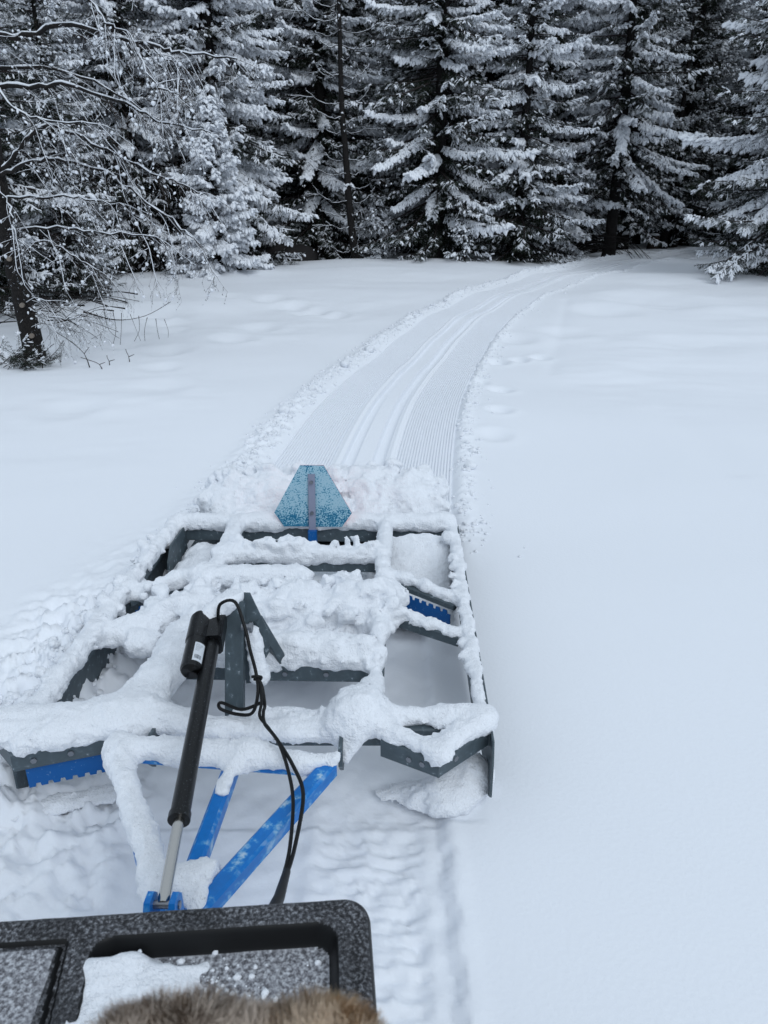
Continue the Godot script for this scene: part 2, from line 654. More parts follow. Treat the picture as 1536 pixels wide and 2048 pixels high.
func make_crumbs() -> void:
	var meshes := [clod_mesh(1), clod_mesh(2), clod_mesh(3)]
	for side in 2:
		var places := [[], [], []]
		var count := 3000 if side == 0 else 1000
		for i in count:
			var z := -2.4 - pow(rng.randf(), 1.6) * 28.5
			if side == 1 and z > -3.9:
				continue
			var k := sqrt(1.0 + pow(slope(z), 2.0))
			var off := rng.randfn(-0.88, 0.085) if side == 0 else rng.randfn(0.80, 0.05)
			if side == 1 and rng.randf() < 0.2:
				off += absf(rng.randfn(0.0, 0.12))
			if side == 0 and absf(off) < 0.73:
				continue
			var x := tx(z) + off * k
			var size := 0.006 + 0.016 * pow(rng.randf(), 3.0)
			if rng.randf() < 0.03:
				size *= 1.7
			var b := Basis.from_euler(Vector3(r(-0.5, 0.5), r(0, TAU), r(-0.5, 0.5))).scaled(Vector3.ONE * size)
			places[i % 3].append(Transform3D(b, Vector3(x, snow_h(x, z) + size * 0.25, z)))
		for q in 3:
			var o := multi(meshes[q], places[q])
			o.name = numbered("loose_snow")
			o.set_meta("kind", "stuff")
			add_child(o, true)
			tag(o, "crumbly loose snow along the left edge of the groomed trail" if side == 0 else "thin line of snow crumbs along the right edge of the groomed trail", "snow", "loose snow beside the trail")
	var spots := [[0.652, -5.555, 0.045, "snow lump lying right of the groomed trail just behind the drag"], [0.712, -5.942, 0.03, "small snow lump at the trail's right edge beyond the nearest one"], [0.83, -9.1, 0.05, "snow lump on the right rim of the corduroy in mid distance"],
		[1.12, -9.75, 0.05, "larger snow lump where the right rim of the trail starts to bend"], [-0.47, -9.35, 0.06, "snow lump on the inner side of the left snow bank"], [-0.93, -7.0, 0.055, "large snow lump on the left bank beside the corduroy"], [-0.2, -10.6, 0.07, "rounded snow lump high on the left bank far along the trail"], [-0.66, -7.15, 0.035, "small snow ball lying inside the left edge of the corduroy"]]
	for q in spots:
		var o := lone("snow_clod", meshes[rng.randi() % 3], q[3], "snow lump", Vector3(q[0], snow_h(q[0], q[1]) + q[2] * 0.4, q[1]), "snow lumps beside the trail")
		o.scale = Vector3.ONE * q[2]
		o.rotation.y = r(0, TAU)


func multi(m: Mesh, where: Array) -> MultiMeshInstance3D:
	var mm := MultiMesh.new()
	mm.transform_format = MultiMesh.TRANSFORM_3D
	mm.mesh = m
	mm.instance_count = where.size()
	for i in where.size():
		mm.set_instance_transform(i, where[i])
	var o := MultiMeshInstance3D.new()
	o.multimesh = mm
	return o


# ---------------------------------------------------------------- spruces
var boughs := {}


# one bough along +x: wood, needled twigs and the snow lying on them
func bough(length: float, droop: float, snow: float, seed_: int, needle := 1.0) -> ArrayMesh:
	rng.seed = seed_
	var wood := MB.new()
	var sn := MB.new()
	var bark := Color(0.045, 0.038, 0.036)
	var axis := []
	var steps := 9
	var wob := r(-0.08, 0.08)
	for i in steps + 1:
		var s := float(i) / steps
		axis.append(Vector3(s * length, length * (-droop * 1.5 * pow(s, 1.3) + 0.16 * pow(s, 3.5)), length * wob * sin(s * 3.0)))
	var rad := []
	for i in steps + 1:
		rad.append(lerpf(0.011 * length + 0.004, 0.003, float(i) / steps))
	wood.tube(axis, rad, 5, bark, false)
	var n := FastNoiseLite.new()
	n.seed = seed_
	n.frequency = 4.2
	var twigs := []   # [a, b] pieces of about 8 cm
	var ends := []
	var s := 0.14
	var side := 1.0
	while s < 1.0:
		var f := s * steps
		var i := mini(int(f), steps - 1)
		var at: Vector3 = axis[i].lerp(axis[i + 1], f - i)
		var fwd: Vector3 = (axis[i + 1] - axis[i]).normalized()
		var l := (length * 0.14 * pow(1.0 - s, 0.7) * minf(1.0, 0.35 + s * 2.2) + 0.10) * r(0.5, 1.35)
		var ang := deg_to_rad(r(42, 64))
		var dir := (fwd * cos(ang) + Vector3(0, 0, side) * sin(ang) + Vector3(0, r(-0.75, -0.05), 0)).normalized()
		add_twig(twigs, at, dir, l, 1.1, 1 if l > 0.17 else 0)
		ends.append([twigs[-1][1], (twigs[-1][1] - twigs[-1][0]).normalized()])
		side = -side
		s += 0.033 / length
	add_twig(twigs, axis[steps - 1], (axis[steps] - axis[steps - 1]).normalized(), length / steps + 0.08, 0.1, 1)
	for t in twigs:
		var a: Vector3 = t[0]
		var b: Vector3 = t[1]
		var d := (b - a)
		var dn := d.normalized()
		var sd := dn.cross(Vector3.UP).normalized()
		if sd.length() < 0.5:
			sd = Vector3.BACK
		var up := sd.cross(dn).normalized()
		var weight := n.get_noise_3dv(a) * 1.2 + 0.10 + (a.x / length - 0.55) * 0.5 + r(-0.12, 0.12)
		var has := weight > 0.62 - snow
		var frosted := rng.randf() < 0.11 + snow * 0.42
		var green := Color(0.034, 0.046, 0.036).lerp(Color(0.055, 0.068, 0.048), rng.randf())
		if rng.randf() < 0.10:
			green = Color(0.075, 0.062, 0.052)
		for k in 6:
			var q: float = (k + rng.randf()) / 6.0
			var phi := k * 2.4 + rng.randf()
			var out := sd * cos(phi) + up * sin(phi)
			var tip := (out * 0.75 + dn * 0.75).normalized() * r(0.034, 0.056) * needle
			var col := green
			if frosted and out.dot(Vector3.UP) > -0.35:
				col = Color(0.60, 0.62, 0.65) * r(0.45, 1.25)
			var base := a + d * q
			wood.blade(base, base + tip, dn * 0.0075 * needle, out.lerp(Vector3.UP, 0.3).normalized(), col)
		if has:
			var big := clampf((weight - 0.62 + snow) * 1.3, 0.25, 1.0)
			var hw := (0.011 + 0.020 * big) * r(0.7, 1.3)
			var hh := (0.009 + 0.024 * big) * r(0.7, 1.3)
			lump(sn, (a + b) * 0.5 + Vector3(0, hh * 0.55 + 0.004, 0), dn * (d.length() * 0.74 + hw * 0.3), up * hh, sd * hw, 0.16)
	for q in ends:
		var a: Vector3 = q[0]
		var weight := n.get_noise_3dv(a) * 1.2 + (a.x / length - 0.5) * 0.6 + r(-0.15, 0.15)
		if weight > 0.75 - snow:
			var d: Vector3 = (q[1] + Vector3(0, -0.5, 0)).normalized()
			var sd := d.cross(Vector3.UP).normalized()
			var k := r(0.024, 0.052) * (0.7 + 0.5 * snow)
			lump(sn, a + Vector3(0, k * 0.35, 0) - d * k * 0.5, d * k * r(1.3, 2.2), sd.cross(d) * k * 0.8, sd * k, 0.2)
	var m := ArrayMesh.new()
	wood.add_to(m, M.needles)
	sn.add_to(m, M.tree_snow)
	return m


func add_twig(out: Array, at: Vector3, dir: Vector3, length: float, sag: float, sub: int) -> void:
	var n := maxi(1, int(round(length / 0.085)))
	var prev := at
	var d := dir
	var piece := length / n
	for i in n:
		d = (d + Vector3(r(-0.06, 0.06), -sag * piece * 1.5, r(-0.06, 0.06))).normalized()
		var nxt := prev + d * piece
		out.append([prev, nxt])
		if sub > 0 and i < n - 1:
			var l := (length - (i + 1) * piece) * 0.55 + 0.04
			for s in [-1.0, 1.0]:
				if rng.randf() < 0.85:
					var sd: Vector3 = d.cross(Vector3.UP).normalized() * s
					add_twig(out, nxt, (d * 0.65 + sd * 0.75 + Vector3(0, r(-0.15, 0.05), 0)).normalized(), l * r(0.7, 1.1), sag * 1.6, sub - 1)
		prev = nxt


func make_boughs() -> void:
	var i := 100
	for c in [["long", 2.3, 0.20], ["mid", 1.45, 0.17], ["short", 0.8, 0.10]]:
		for level in 4:
			for variant in 2:
				boughs["%s%d%d" % [c[0], level, variant]] = bough(c[1], c[2] + 0.05 * variant + 0.03 * level, [0.05, 0.33, 0.60, 0.95][level], i)
				i += 1


func trunk_mesh(h: float, rad: float, seed_: int, lean := 0.0) -> ArrayMesh:
	rng.seed = seed_
	var mb := MB.new()
	var path := []
	var radii := []
	var n := 14
	for i in n + 1:
		var s := float(i) / n
		path.append(Vector3(lean * s + 0.04 * sin(s * 5.0 + seed_), -0.35 + (h + 0.35) * s, 0.03 * sin(s * 4.0)))
		radii.append(maxf(0.012, rad * (1.0 - 0.93 * s) * (1.35 if i == 0 else 1.0)))
	mb.tube(path, radii, 10, W)
	return mb.mesh(M.bark)


# levels: which snow loads its boughs mix
func spruce(called: String, label: String, at: Vector3, h: float, crown_r: float, bare: float, seed_: int, levels: Array, group := "", dense := 1.0, dead := 6) -> Node3D:
	var t := thing(called, label, "tree", at, 0.0, group)
	part("trunk", trunk_mesh(h, 0.012 * h + 0.02, seed_), t)
	rng.seed = seed_ * 7 + 5
	var where := {}
	var y := bare
	var span := h - bare
	while y < h - 0.1:
		var s := (y - bare) / span
		var count := int(round(r(6.4, 9.0) * dense))
		var turn := r(0, TAU)
		for k in count:
			var reach := crown_r * pow(1.0 - s, 0.82) * r(0.42, 1.12) * minf(1.0, 0.72 + s * 3.5) + 0.12
			var cls := "long" if reach > 1.75 else "mid" if reach > 1.0 else "short"
			var nominal: float = {"long": 2.3, "mid": 1.45, "short": 0.8}[cls]
			var level: int = levels[rng.randi() % levels.size()]
			if y < lerpf(1.0, 3.6, rng.randf()) and called == "spruce_tree":
				level = mini(level, 1 if rng.randf() < 0.4 else 0)
			var key := "%s%d%d" % [cls, level, seed_ % 2]
			var yaw := turn + TAU * k / count + r(-0.25, 0.25)
			var pitch := deg_to_rad(lerpf(-6.0, 34.0, s) + r(-16, 14))
			var b := Basis(Vector3.UP, yaw) * Basis(Vector3.BACK, pitch) * Basis(Vector3.RIGHT, r(-0.5, 0.5))
			var sc := reach / nominal
			b = b.scaled_local(Vector3(sc, clampf(sc, 0.8, 1.15), clampf(sc, 0.8, 1.1)))
			if not where.has(key):
				where[key] = []
			where[key].append(Transform3D(b, Vector3(0, y + r(-0.18, 0.18), 0)))
		y += r(0.18, 0.27) / dense
	var first := true
	for key in where:
		var o := multi(boughs[key], where[key])
		var used := 0
		for q in t.get_children():
			if str(q.name).begins_with("crown"):
				used += 1
		o.name = "crown" if used == 0 else "crown_%03d" % used
		o.set_meta("kind", "stuff")
		t.add_child(o, true)
	# dead twigs low on the stem
	if dead > 0:
		var mb := MB.new()
		for i in dead:
			var yy := r(0.3, maxf(bare, 0.6) + 0.6)
			var a := r(0, TAU)
			var d := Vector3(cos(a), r(-0.35, 0.15), sin(a))
			var l := r(0.4, 1.2)
			mb.tube([Vector3(0, yy, 0), Vector3(0, yy, 0) + d * l * 0.5, Vector3(0, yy - 0.08, 0) + d * l], [0.012, 0.008, 0.003], 4, W, false)
		part("dead_branches", mb.mesh(M.twig), t).set_meta("kind", "stuff")
	return t


func again(src: Node3D, label: String, at: Vector3, turn: float, size: float, group := "") -> Node3D:
	var c := src.duplicate()
	c.name = numbered("spruce_tree")
	add_child(c, true)
	c.position = at
	c.rotation.y = turn
	c.scale = Vector3.ONE * size
	tag(c, label, "tree", group)
	return c


func on_snow(x: float, z: float) -> Vector3:
	return Vector3(x, snow_h(x, z), z)


func make_forest() -> void:
	var proto := []
	proto.append(spruce("spruce_tree", "tall spruce left of centre behind the small snow-plastered spruce", on_snow(-4.5, -22.6), 16.0, 2.6, 0.25, 11, [0, 1, 2, 3, 3], "", 1.15))
	proto.append(spruce("spruce_tree", "broad dark spruce right of centre with white clumps on its outer boughs", on_snow(1.6, -24.6), 17.0, 2.9, 0.6, 12, [0, 0, 0, 1, 3, 3]))
	proto.append(spruce("spruce_tree", "spruce with thick bare lower stem standing over a heap of cut branches", on_snow(7.57, -27.4), 15.0, 2.9, 2.5, 13, [0, 0, 1, 2, 3], "", 0.9))
	proto.append(spruce("spruce_tree", "large spruce at the right edge with long boughs reaching down to the snow", on_snow(9.75, -19.4), 15.0, 2.8, 0.35, 14, [0, 0, 1, 3, 3], "", 0.95))
	proto.append(spruce("spruce_tree", "spruce just behind the leaning dark trunk at the left edge", on_snow(-7.3, -14.6), 13.0, 2.3, 0.3, 15, [0, 0, 1, 2]))
	spruce("young_spruce", "short spruce plastered with white snow in front of a taller one", on_snow(-4.2, -20.5), 4.1, 1.35, 0.05, 16, [3, 3, 3], "", 1.3, 0)
	spruce("spruce_tree", "snow-bright spruce at the right shoulder of the broad dark spruce", on_snow(4.1, -24.9), 12.0, 2.3, 0.1, 17, [0, 1, 2, 3])
	spruce("young_spruce", "low thin spruce sapling under the thin bare-branched trunk", on_snow(-0.2, -24.6), 1.8, 0.7, 0.05, 18, [1, 2], "", 1.0, 0)
	spruce("young_spruce", "knee-high spruce sapling at the foot of the broad dark spruce", on_snow(2.3, -23.4), 1.2, 0.75, 0.05, 19, [1, 1, 2], "", 1.0, 0)
	again(proto[4], "spruce left of the others whose low boughs touch the snow by the hollow", on_snow(-5.95, -15.3), 1.0, 0.55)
	again(proto[0], "narrow spruce between the left-hand group and the snow-plastered small spruce", on_snow(-6.6, -21.8), 2.2, 0.95)
	again(proto[1], "dark spruce partly hidden behind the thin bare-branched trunk", on_snow(-2.0, -26.5), 0.7, 0.98)
	again(proto[2], "spruce standing in the gap between the two big right-hand trees", on_snow(9.9, -36.0), 1.9, 1.05)
	again(proto[0], "spruce rising behind the snow-bright shoulder tree", on_snow(5.2, -28.3), 4.0, 1.1)
	again(proto[4], "spruce beyond the left edge with its boughs hanging into view", on_snow(-7.7, -13.3), 3.0, 1.0)
	var wood := spruce("spruce_tree", "lightly snowed spruce far back in the gap left of the thin bare trunk", on_snow(-3.4, -29.5), 16.0, 2.5, 0.8, 20, [0, 0, 1, 1])
	var g := "trees of the wood behind the "
	var text := "dark snow-dusted spruce in the wood behind the "
	var rows := [[-29.0, 2.1], [-32.5, 2.2], [-36.0, 2.4], [-40.0, 2.6], [-45.0, 3.0]]
	rng.seed = 404
	var k := 0
	for row in rows:
		var x: float = row[0] * 0.62
		while x < -row[0] * 0.66:
			var px := x + r(-0.6, 0.6)
			var pz: float = row[0] + r(-1.2, 1.2)
			x += row[1] * r(0.8, 1.15)
			if absf(px / -pz + 0.385) < 0.09:
				continue
			if Vector2(px - 8.8, pz + 36.5).length() < 2.2 or (pz > -34.0 and absf(px - tx(pz)) < 4.2):
				continue
			var turn := r(0, TAU)
			var size := r(0.9, 1.2)
			var where := px / -pz
			var spot := "left-hand trees" if where < -0.2 else "bare trunk and the broad dark spruce" if where < 0.17 else "right-hand spruces"
			again([wood, proto[1], wood, proto[4]][k % 4], text + spot, on_snow(px, pz), turn, size, g + spot)
			k += 1
	# the wood goes on to the left and right of the view
	var text2 := "spruce at the left side of the clearing behind the leaning trunk"
	var text3 := "spruce at the right side of the clearing beyond the large edge spruce"
	for q in [[-8.6, -17.5, 1.0], [-9.8, -21.5, 1.05], [-9.4, -12.2, 0.95], [-11.5, -25.0, 1.1], [-7.9, -24.8, 1.0], [-12.0, -17.0, 1.1], [13.2, -22.5, 1.1], [12.4, -17.4, 1.0], [15.0, -26.0, 1.1], [14.6, -30.0, 1.1], [-6.2, -27.0, 1.05]]:
		again(proto[[4, 0, 1][int(absf(q[0] * 3.0)) % 3]], text2 if q[0] < 0.0 else text3, on_snow(q[0], q[1]), q[0] * 2.0, q[2], "trees at the left side of the clearing" if q[0] < 0.0 else "trees at the right side of the clearing")


# ---------------------------------------------------------------- bare trees
# a spray of fine bare twigs along +x, each with its line of snow
func spray(length: float, seed_: int, droop: float, needles: bool) -> ArrayMesh:
	rng.seed = seed_
	var wood := MB.new()
	var sn := MB.new()
	var todo := [[Vector3.ZERO, Vector3.RIGHT, length, 0.0065, 0]]
	while todo:
		var q: Array = todo.pop_back()
		var at: Vector3 = q[0]
		var d: Vector3 = q[1]
		var n := maxi(3, int(q[2] / 0.09))
		var path := [at]
		for i in n:
			d = (d + Vector3(r(-0.16, 0.16), r(-0.16, 0.14) - droop * 0.08, r(-0.16, 0.16))).normalized()
			at += d * q[2] / n
			path.append(at)
			if q[4] < 2 and i > 0:
				for w in 2:
					if rng.randf() < 0.62:
						var sd := Vector3(r(-1, 1), r(-0.8, 0.35), r(-1, 1)).normalized()
						todo.append([at, (d + sd * 0.9).normalized(), q[2] * r(0.28, 0.5), q[3] * 0.62, q[4] + 1])
		wood.tube(path, [q[3], q[3] * 0.75, q[3] * 0.4], 3, Color(0.060, 0.050, 0.046), false)
		if rng.randf() < (0.6 if q[4] == 0 else 0.16):
			var top := []
			for v in path:
				top.append(v + Vector3(0, q[3] * 1.1 + 0.002, 0))
			sn.tube(top, [q[3] * 0.9 + 0.0015], 4, W, false, 0.9)
		if needles and q[4] == 2:
			for i in 7:
				var b: Vector3 = path[rng.randi() % path.size()]
				var tip := (d + Vector3(r(-1, 1), r(-1, 0.5), r(-1, 1))).normalized() * 0.035
				var frosted := rng.randf() < 0.3
				wood.blade(b, b + tip, Vector3(0.004, 0, 0.004), Vector3.UP, Color(0.42, 0.46, 0.52) if frosted else Color(0.03, 0.038, 0.03))
		if q[4] > 0 and rng.randf() < 0.10:
			lump(sn, path[path.size() - 1], Vector3(r(0.02, 0.045), 0, 0), Vector3(0, r(0.02, 0.04), 0), Vector3(0, 0, r(0.02, 0.04)), 0.2)
	var m := ArrayMesh.new()
	wood.add_to(m, M.needles)
	sn.add_to(m, M.tree_snow)
	return m


func smooth_path(pts: Array, per := 5) -> Array:
	var out := []
	for i in pts.size() - 1:
		var a: Vector3 = pts[maxi(i - 1, 0)]
		var d: Vector3 = pts[mini(i + 2, pts.size() - 1)]
		for k in per:
			out.append(pts[i].cubic_interpolate(pts[i + 1], a, d, float(k) / per))
	out.append(pts[pts.size() - 1])
	return out


func limb(t: Node3D, pts: Array, r0: float, r1: float, snow_w := 1.0) -> Array:
	var path := smooth_path(pts)
	var n := path.size()
	var radii := []
	for i in n:
		radii.append(lerpf(r0 * 0.72, r1 * 0.8, float(i) / (n - 1)))
		if i > 0 and i < n - 1:
			path[i] += Vector3(r(-1, 1), r(-1, 1), r(-1, 1)) * 0.022
	var mb := MB.new()
	mb.tube(path, radii, 7, W)
	var o := part("limb", mb.mesh(M.bark), t)
	var sn := MB.new()
	var run := []
	var rr := []
	for i in n:
		var w: float = radii[i]
		if rng.randf() < 0.0 and run.size() > 2:
			sn.tube(run, rr, 6, W, true, 0.8)
			run = []
			rr = []
			continue
		run.append(path[i] + Vector3(r(-0.003, 0.003), w * 0.85 + 0.004, 0))
		rr.append((w * 0.72 + 0.004) * snow_w * r(0.45, 1.2))
	if run.size() > 2:
		sn.tube(run, rr, 6, W, true, 0.8)
	part("snow", sn.mesh(M.caked), o)
	return path


func make_left_tree() -> void:
	var at := Vector3(-4.647, 0.0, -10.3)
	var t := thing("pine_tree", "dark leaning trunk at the left edge with long bare snow-lined limbs", "tree", at)
	rng.seed = 77
	var tr := []
	for q in [Vector3(-4.60, -0.25, -10.28), Vector3(-4.647, 0.03, -10.3), Vector3(-4.738, 0.73, -10.4), Vector3(-4.805, 1.23, -10.45), Vector3(-4.83, 1.83, -10.5), Vector3(-4.82, 2.35, -10.5), Vector3(-4.80, 3.07, -10.5), Vector3(-4.85, 4.6, -10.5), Vector3(-4.9, 6.5, -10.5), Vector3(-4.9, 8.6, -10.5)]:
		tr.append(q - at)
	var path := smooth_path(tr, 4)
	var radii := []
	for i in path.size():
		radii.append(lerpf(0.165, 0.03, pow(float(i) / (path.size() - 1), 0.8)))
	radii[0] = 0.23
	radii[2] = 0.185
	var mb := MB.new()
	for i in path.size() - 1:
		path[i] += Vector3(r(-0.012, 0.012), 0, r(-0.012, 0.012))
	mb.tube(path, radii, 14, W)
	part("trunk", mb.mesh(M.bark), t)
	# pale scars where limbs were sawn off
	for q in [Vector3(-4.60, 0.30, -10.17), Vector3(-4.69, 0.68, -10.24), Vector3(-4.78, 1.25, -10.29)]:
		var sc := MB.new()
		var c: Vector3 = q - at
		sc.tube([c - Vector3(0, 0, 0.03), c + Vector3(0.006, 0, 0.012)], [0.034, 0.029], 9, Color(0.24, 0.205, 0.175))
		part("limb_scar", sc.mesh(M.needles), t)
	var limbs := [
		[[Vector3(-4.96, 3.64, -10.60), Vector3(-4.54, 3.73, -10.50), Vector3(-4.13, 3.73, -10.40), Vector3(-3.71, 3.82, -10.30), Vector3(-2.97, 3.62, -10.00), Vector3(-2.53, 3.52, -9.80), Vector3(-2.22, 3.42, -9.60), Vector3(-1.55, 3.31, -9.30)], 0.05, 0.008],
		[[Vector3(-2.60, 3.54, -9.85), Vector3(-2.41, 3.39, -9.70), Vector3(-2.24, 3.25, -9.60), Vector3(-2.19, 3.12, -9.50)], 0.016, 0.006],
		[[Vector3(-4.71, 3.19, -10.40), Vector3(-4.07, 3.19, -10.30), Vector3(-3.68, 3.18, -10.20), Vector3(-2.96, 2.97, -9.90), Vector3(-2.51, 2.74, -9.60), Vector3(-1.89, 2.61, -9.30)], 0.04, 0.007],
		[[Vector3(-4.55, 3.18, -10.20), Vector3(-4.22, 2.88, -10.00), Vector3(-3.85, 2.77, -9.90), Vector3(-3.24, 2.73, -9.70)], 0.022, 0.006],
		[[Vector3(-4.72, 2.30, -10.40), Vector3(-4.42, 2.51, -10.30), Vector3(-4.17, 2.75, -10.30), Vector3(-3.83, 2.72, -10.20), Vector3(-3.35, 2.51, -10.00), Vector3(-2.84, 2.30, -9.80), Vector3(-2.43, 2.14, -9.60), Vector3(-2.10, 2.01, -9.50)], 0.038, 0.007],
		[[Vector3(-4.75, 2.23, -10.40), Vector3(-4.32, 2.37, -10.30), Vector3(-3.94, 2.39, -10.20), Vector3(-3.35, 2.27, -10.00), Vector3(-2.99, 2.05, -9.80), Vector3(-2.47, 1.72, -9.60), Vector3(-2.21, 1.53, -9.40)], 0.034, 0.007],
		[[Vector3(-4.77, 1.96, -10.40), Vector3(-4.06, 1.98, -10.10), Vector3(-3.57, 1.96, -10.00), Vector3(-3.07, 1.87, -9.80)], 0.02, 0.006],
		[[Vector3(-4.77, 1.58, -10.40), Vector3(-4.02, 1.62, -10.10), Vector3(-3.44, 1.57, -9.90), Vector3(-2.78, 1.54, -9.70), Vector3(-2.58, 1.44, -9.60)], 0.022, 0.007],
		[[Vector3(-4.80, 2.09, -10.40), Vector3(-4.61, 1.86, -10.20), Vector3(-4.58, 1.57, -10.15), Vector3(-4.46, 1.42, -10.10)], 0.018, 0.006],
		[[Vector3(-4.75, 4.4, -10.40), Vector3(-3.9, 4.35, -10.2), Vector3(-3.31, 4.04, -10.00), Vector3(-3.03, 3.74, -9.80), Vector3(-2.74, 3.56, -9.60), Vector3(-2.52, 3.13, -9.40), Vector3(-2.21, 2.98, -9.20)], 0.03, 0.006],
		[[Vector3(-4.72, 0.66, -10.40), Vector3(-4.52, 0.76, -10.20), Vector3(-4.22, 0.75, -10.10)], 0.016, 0.006],
		[[Vector3(-4.72, 0.64, -10.40), Vector3(-4.37, 0.59, -10.10), Vector3(-4.05, 0.54, -10.00), Vector3(-3.79, 0.61, -9.90)], 0.013, 0.005],
		[[Vector3(-4.76, 1.23, -10.40), Vector3(-4.27, 1.48, -10.20), Vector3(-3.82, 1.28, -10.00), Vector3(-3.50, 1.14, -9.90)], 0.016, 0.006],
		[[Vector3(-4.8, 5.0, -10.5), Vector3(-4.0, 4.9, -10.0), Vector3(-3.3, 4.6, -9.6), Vector3(-2.6, 4.2, -9.3)], 0.03, 0.007],
		[[Vector3(-4.8, 2.9, -10.5), Vector3(-4.9, 3.0, -9.7), Vector3(-4.6, 2.8, -9.1), Vector3(-4.3, 2.4, -8.6)], 0.03, 0.007],
		[[Vector3(-4.8, 3.9, -10.5), Vector3(-5.4, 4.0, -9.9), Vector3(-5.9, 3.8, -9.4)], 0.03, 0.007],
		[[Vector3(-4.8, 2.6, -10.5), Vector3(-5.5, 2.6, -10.9), Vector3(-6.3, 2.3, -11.2)], 0.03, 0.007],
		[[Vector3(-4.8, 3.4, -10.5), Vector3(-4.2, 3.5, -11.2), Vector3(-3.6, 3.3, -11.7), Vector3(-3.0, 2.9, -12.0)], 0.03, 0.007],
		[[Vector3(-4.8, 5.6, -10.5), Vector3(-5.4, 5.7, -11.2), Vector3(-6.0, 5.4, -11.7)], 0.03, 0.007],
	]
	var places := [[], [], [], []]
	for l in limbs:
		var pts := []
		for q in l[0]:
			pts.append(q - at)
		var done := limb(t, pts, l[1], l[2])
		var n := done.size()
		for i in range(3, n):
			var along := (done[i] - done[i - 1]) as Vector3
			for w in 2:
				if rng.randf() < 0.3:
					continue
				var d := (along.normalized() * 0.9 + Vector3(r(-0.4, 0.8), r(-0.9, 0.1), r(-0.7, 0.7))).normalized()
				var s := r(0.28, 0.68)
				var z := d.cross(Vector3.UP).normalized()
				places[rng.randi() % 4].append(Transform3D(Basis(d, z.cross(d).normalized(), z).scaled_local(Vector3.ONE * s), done[i]))
	for i in 4:
		var o := multi(spray([0.75, 0.95, 0.6, 0.8][i], 900 + i, 0.45, true), places[i])
		o.name = "twigs" if i == 0 else "twigs_%03d" % i
		o.set_meta("kind", "stuff")
		t.add_child(o, true)


func make_larch() -> void:
	var at := on_snow(-0.845, -23.9)
	var t := thing("larch_tree", "thin bare trunk with short upcurved snow-lined branches in the middle", "tree", at)
	rng.seed = 78
	var pts := [Vector3(0.02, -0.3, 0), Vector3(0, 0, 0), Vector3(-0.14, 1.25, 0), Vector3(-0.23, 2.7, 0), Vector3(-0.33, 4.1, 0), Vector3(-0.34, 5.5, 0), Vector3(-0.35, 6.9, 0), Vector3(-0.3, 10.0, 0), Vector3(-0.3, 13.5, 0)]
	var path := smooth_path(pts, 4)
	var radii := []
	for i in path.size():
		radii.append(lerpf(0.135, 0.02, float(i) / (path.size() - 1)))
	var mb := MB.new()
	mb.tube(path, radii, 10, W)
	part("trunk", mb.mesh(M.bark), t)
	var sprays := []
	for i in 64:
		var y := 1.3 + 11.5 * pow(i / 64.0, 1.0)
		var k := clampi(int((y + 0.3) / 13.8 * path.size()), 1, path.size() - 1)
		var c: Vector3 = path[k]
		var a := i * 2.39996 + r(-0.4, 0.4)
		var l := r(0.7, 1.5) * (1.0 if y > 3.0 else 0.8)
		var d := Vector3(cos(a), 0, sin(a))
		var rise := r(0.05, 0.45)
		var q := limb(t, [c, c + d * l * 0.35 + Vector3(0, -0.08, 0), c + d * l * 0.75 + Vector3(0, rise * 0.3, 0), c + d * l * 0.95 + Vector3(0, rise, 0)], 0.018, 0.008, 1.0)
		if rng.randf() < 0.6:
			var z := d.cross(Vector3.UP).normalized()
			sprays.append(Transform3D(Basis(d, Vector3.UP, z).scaled_local(Vector3.ONE * r(0.6, 1.0)), q[q.size() - 6]))
	var o := multi(spray(0.7, 950, 0.2, false), sprays)
	o.name = "twigs"
	o.set_meta("kind", "stuff")
	t.add_child(o, true)


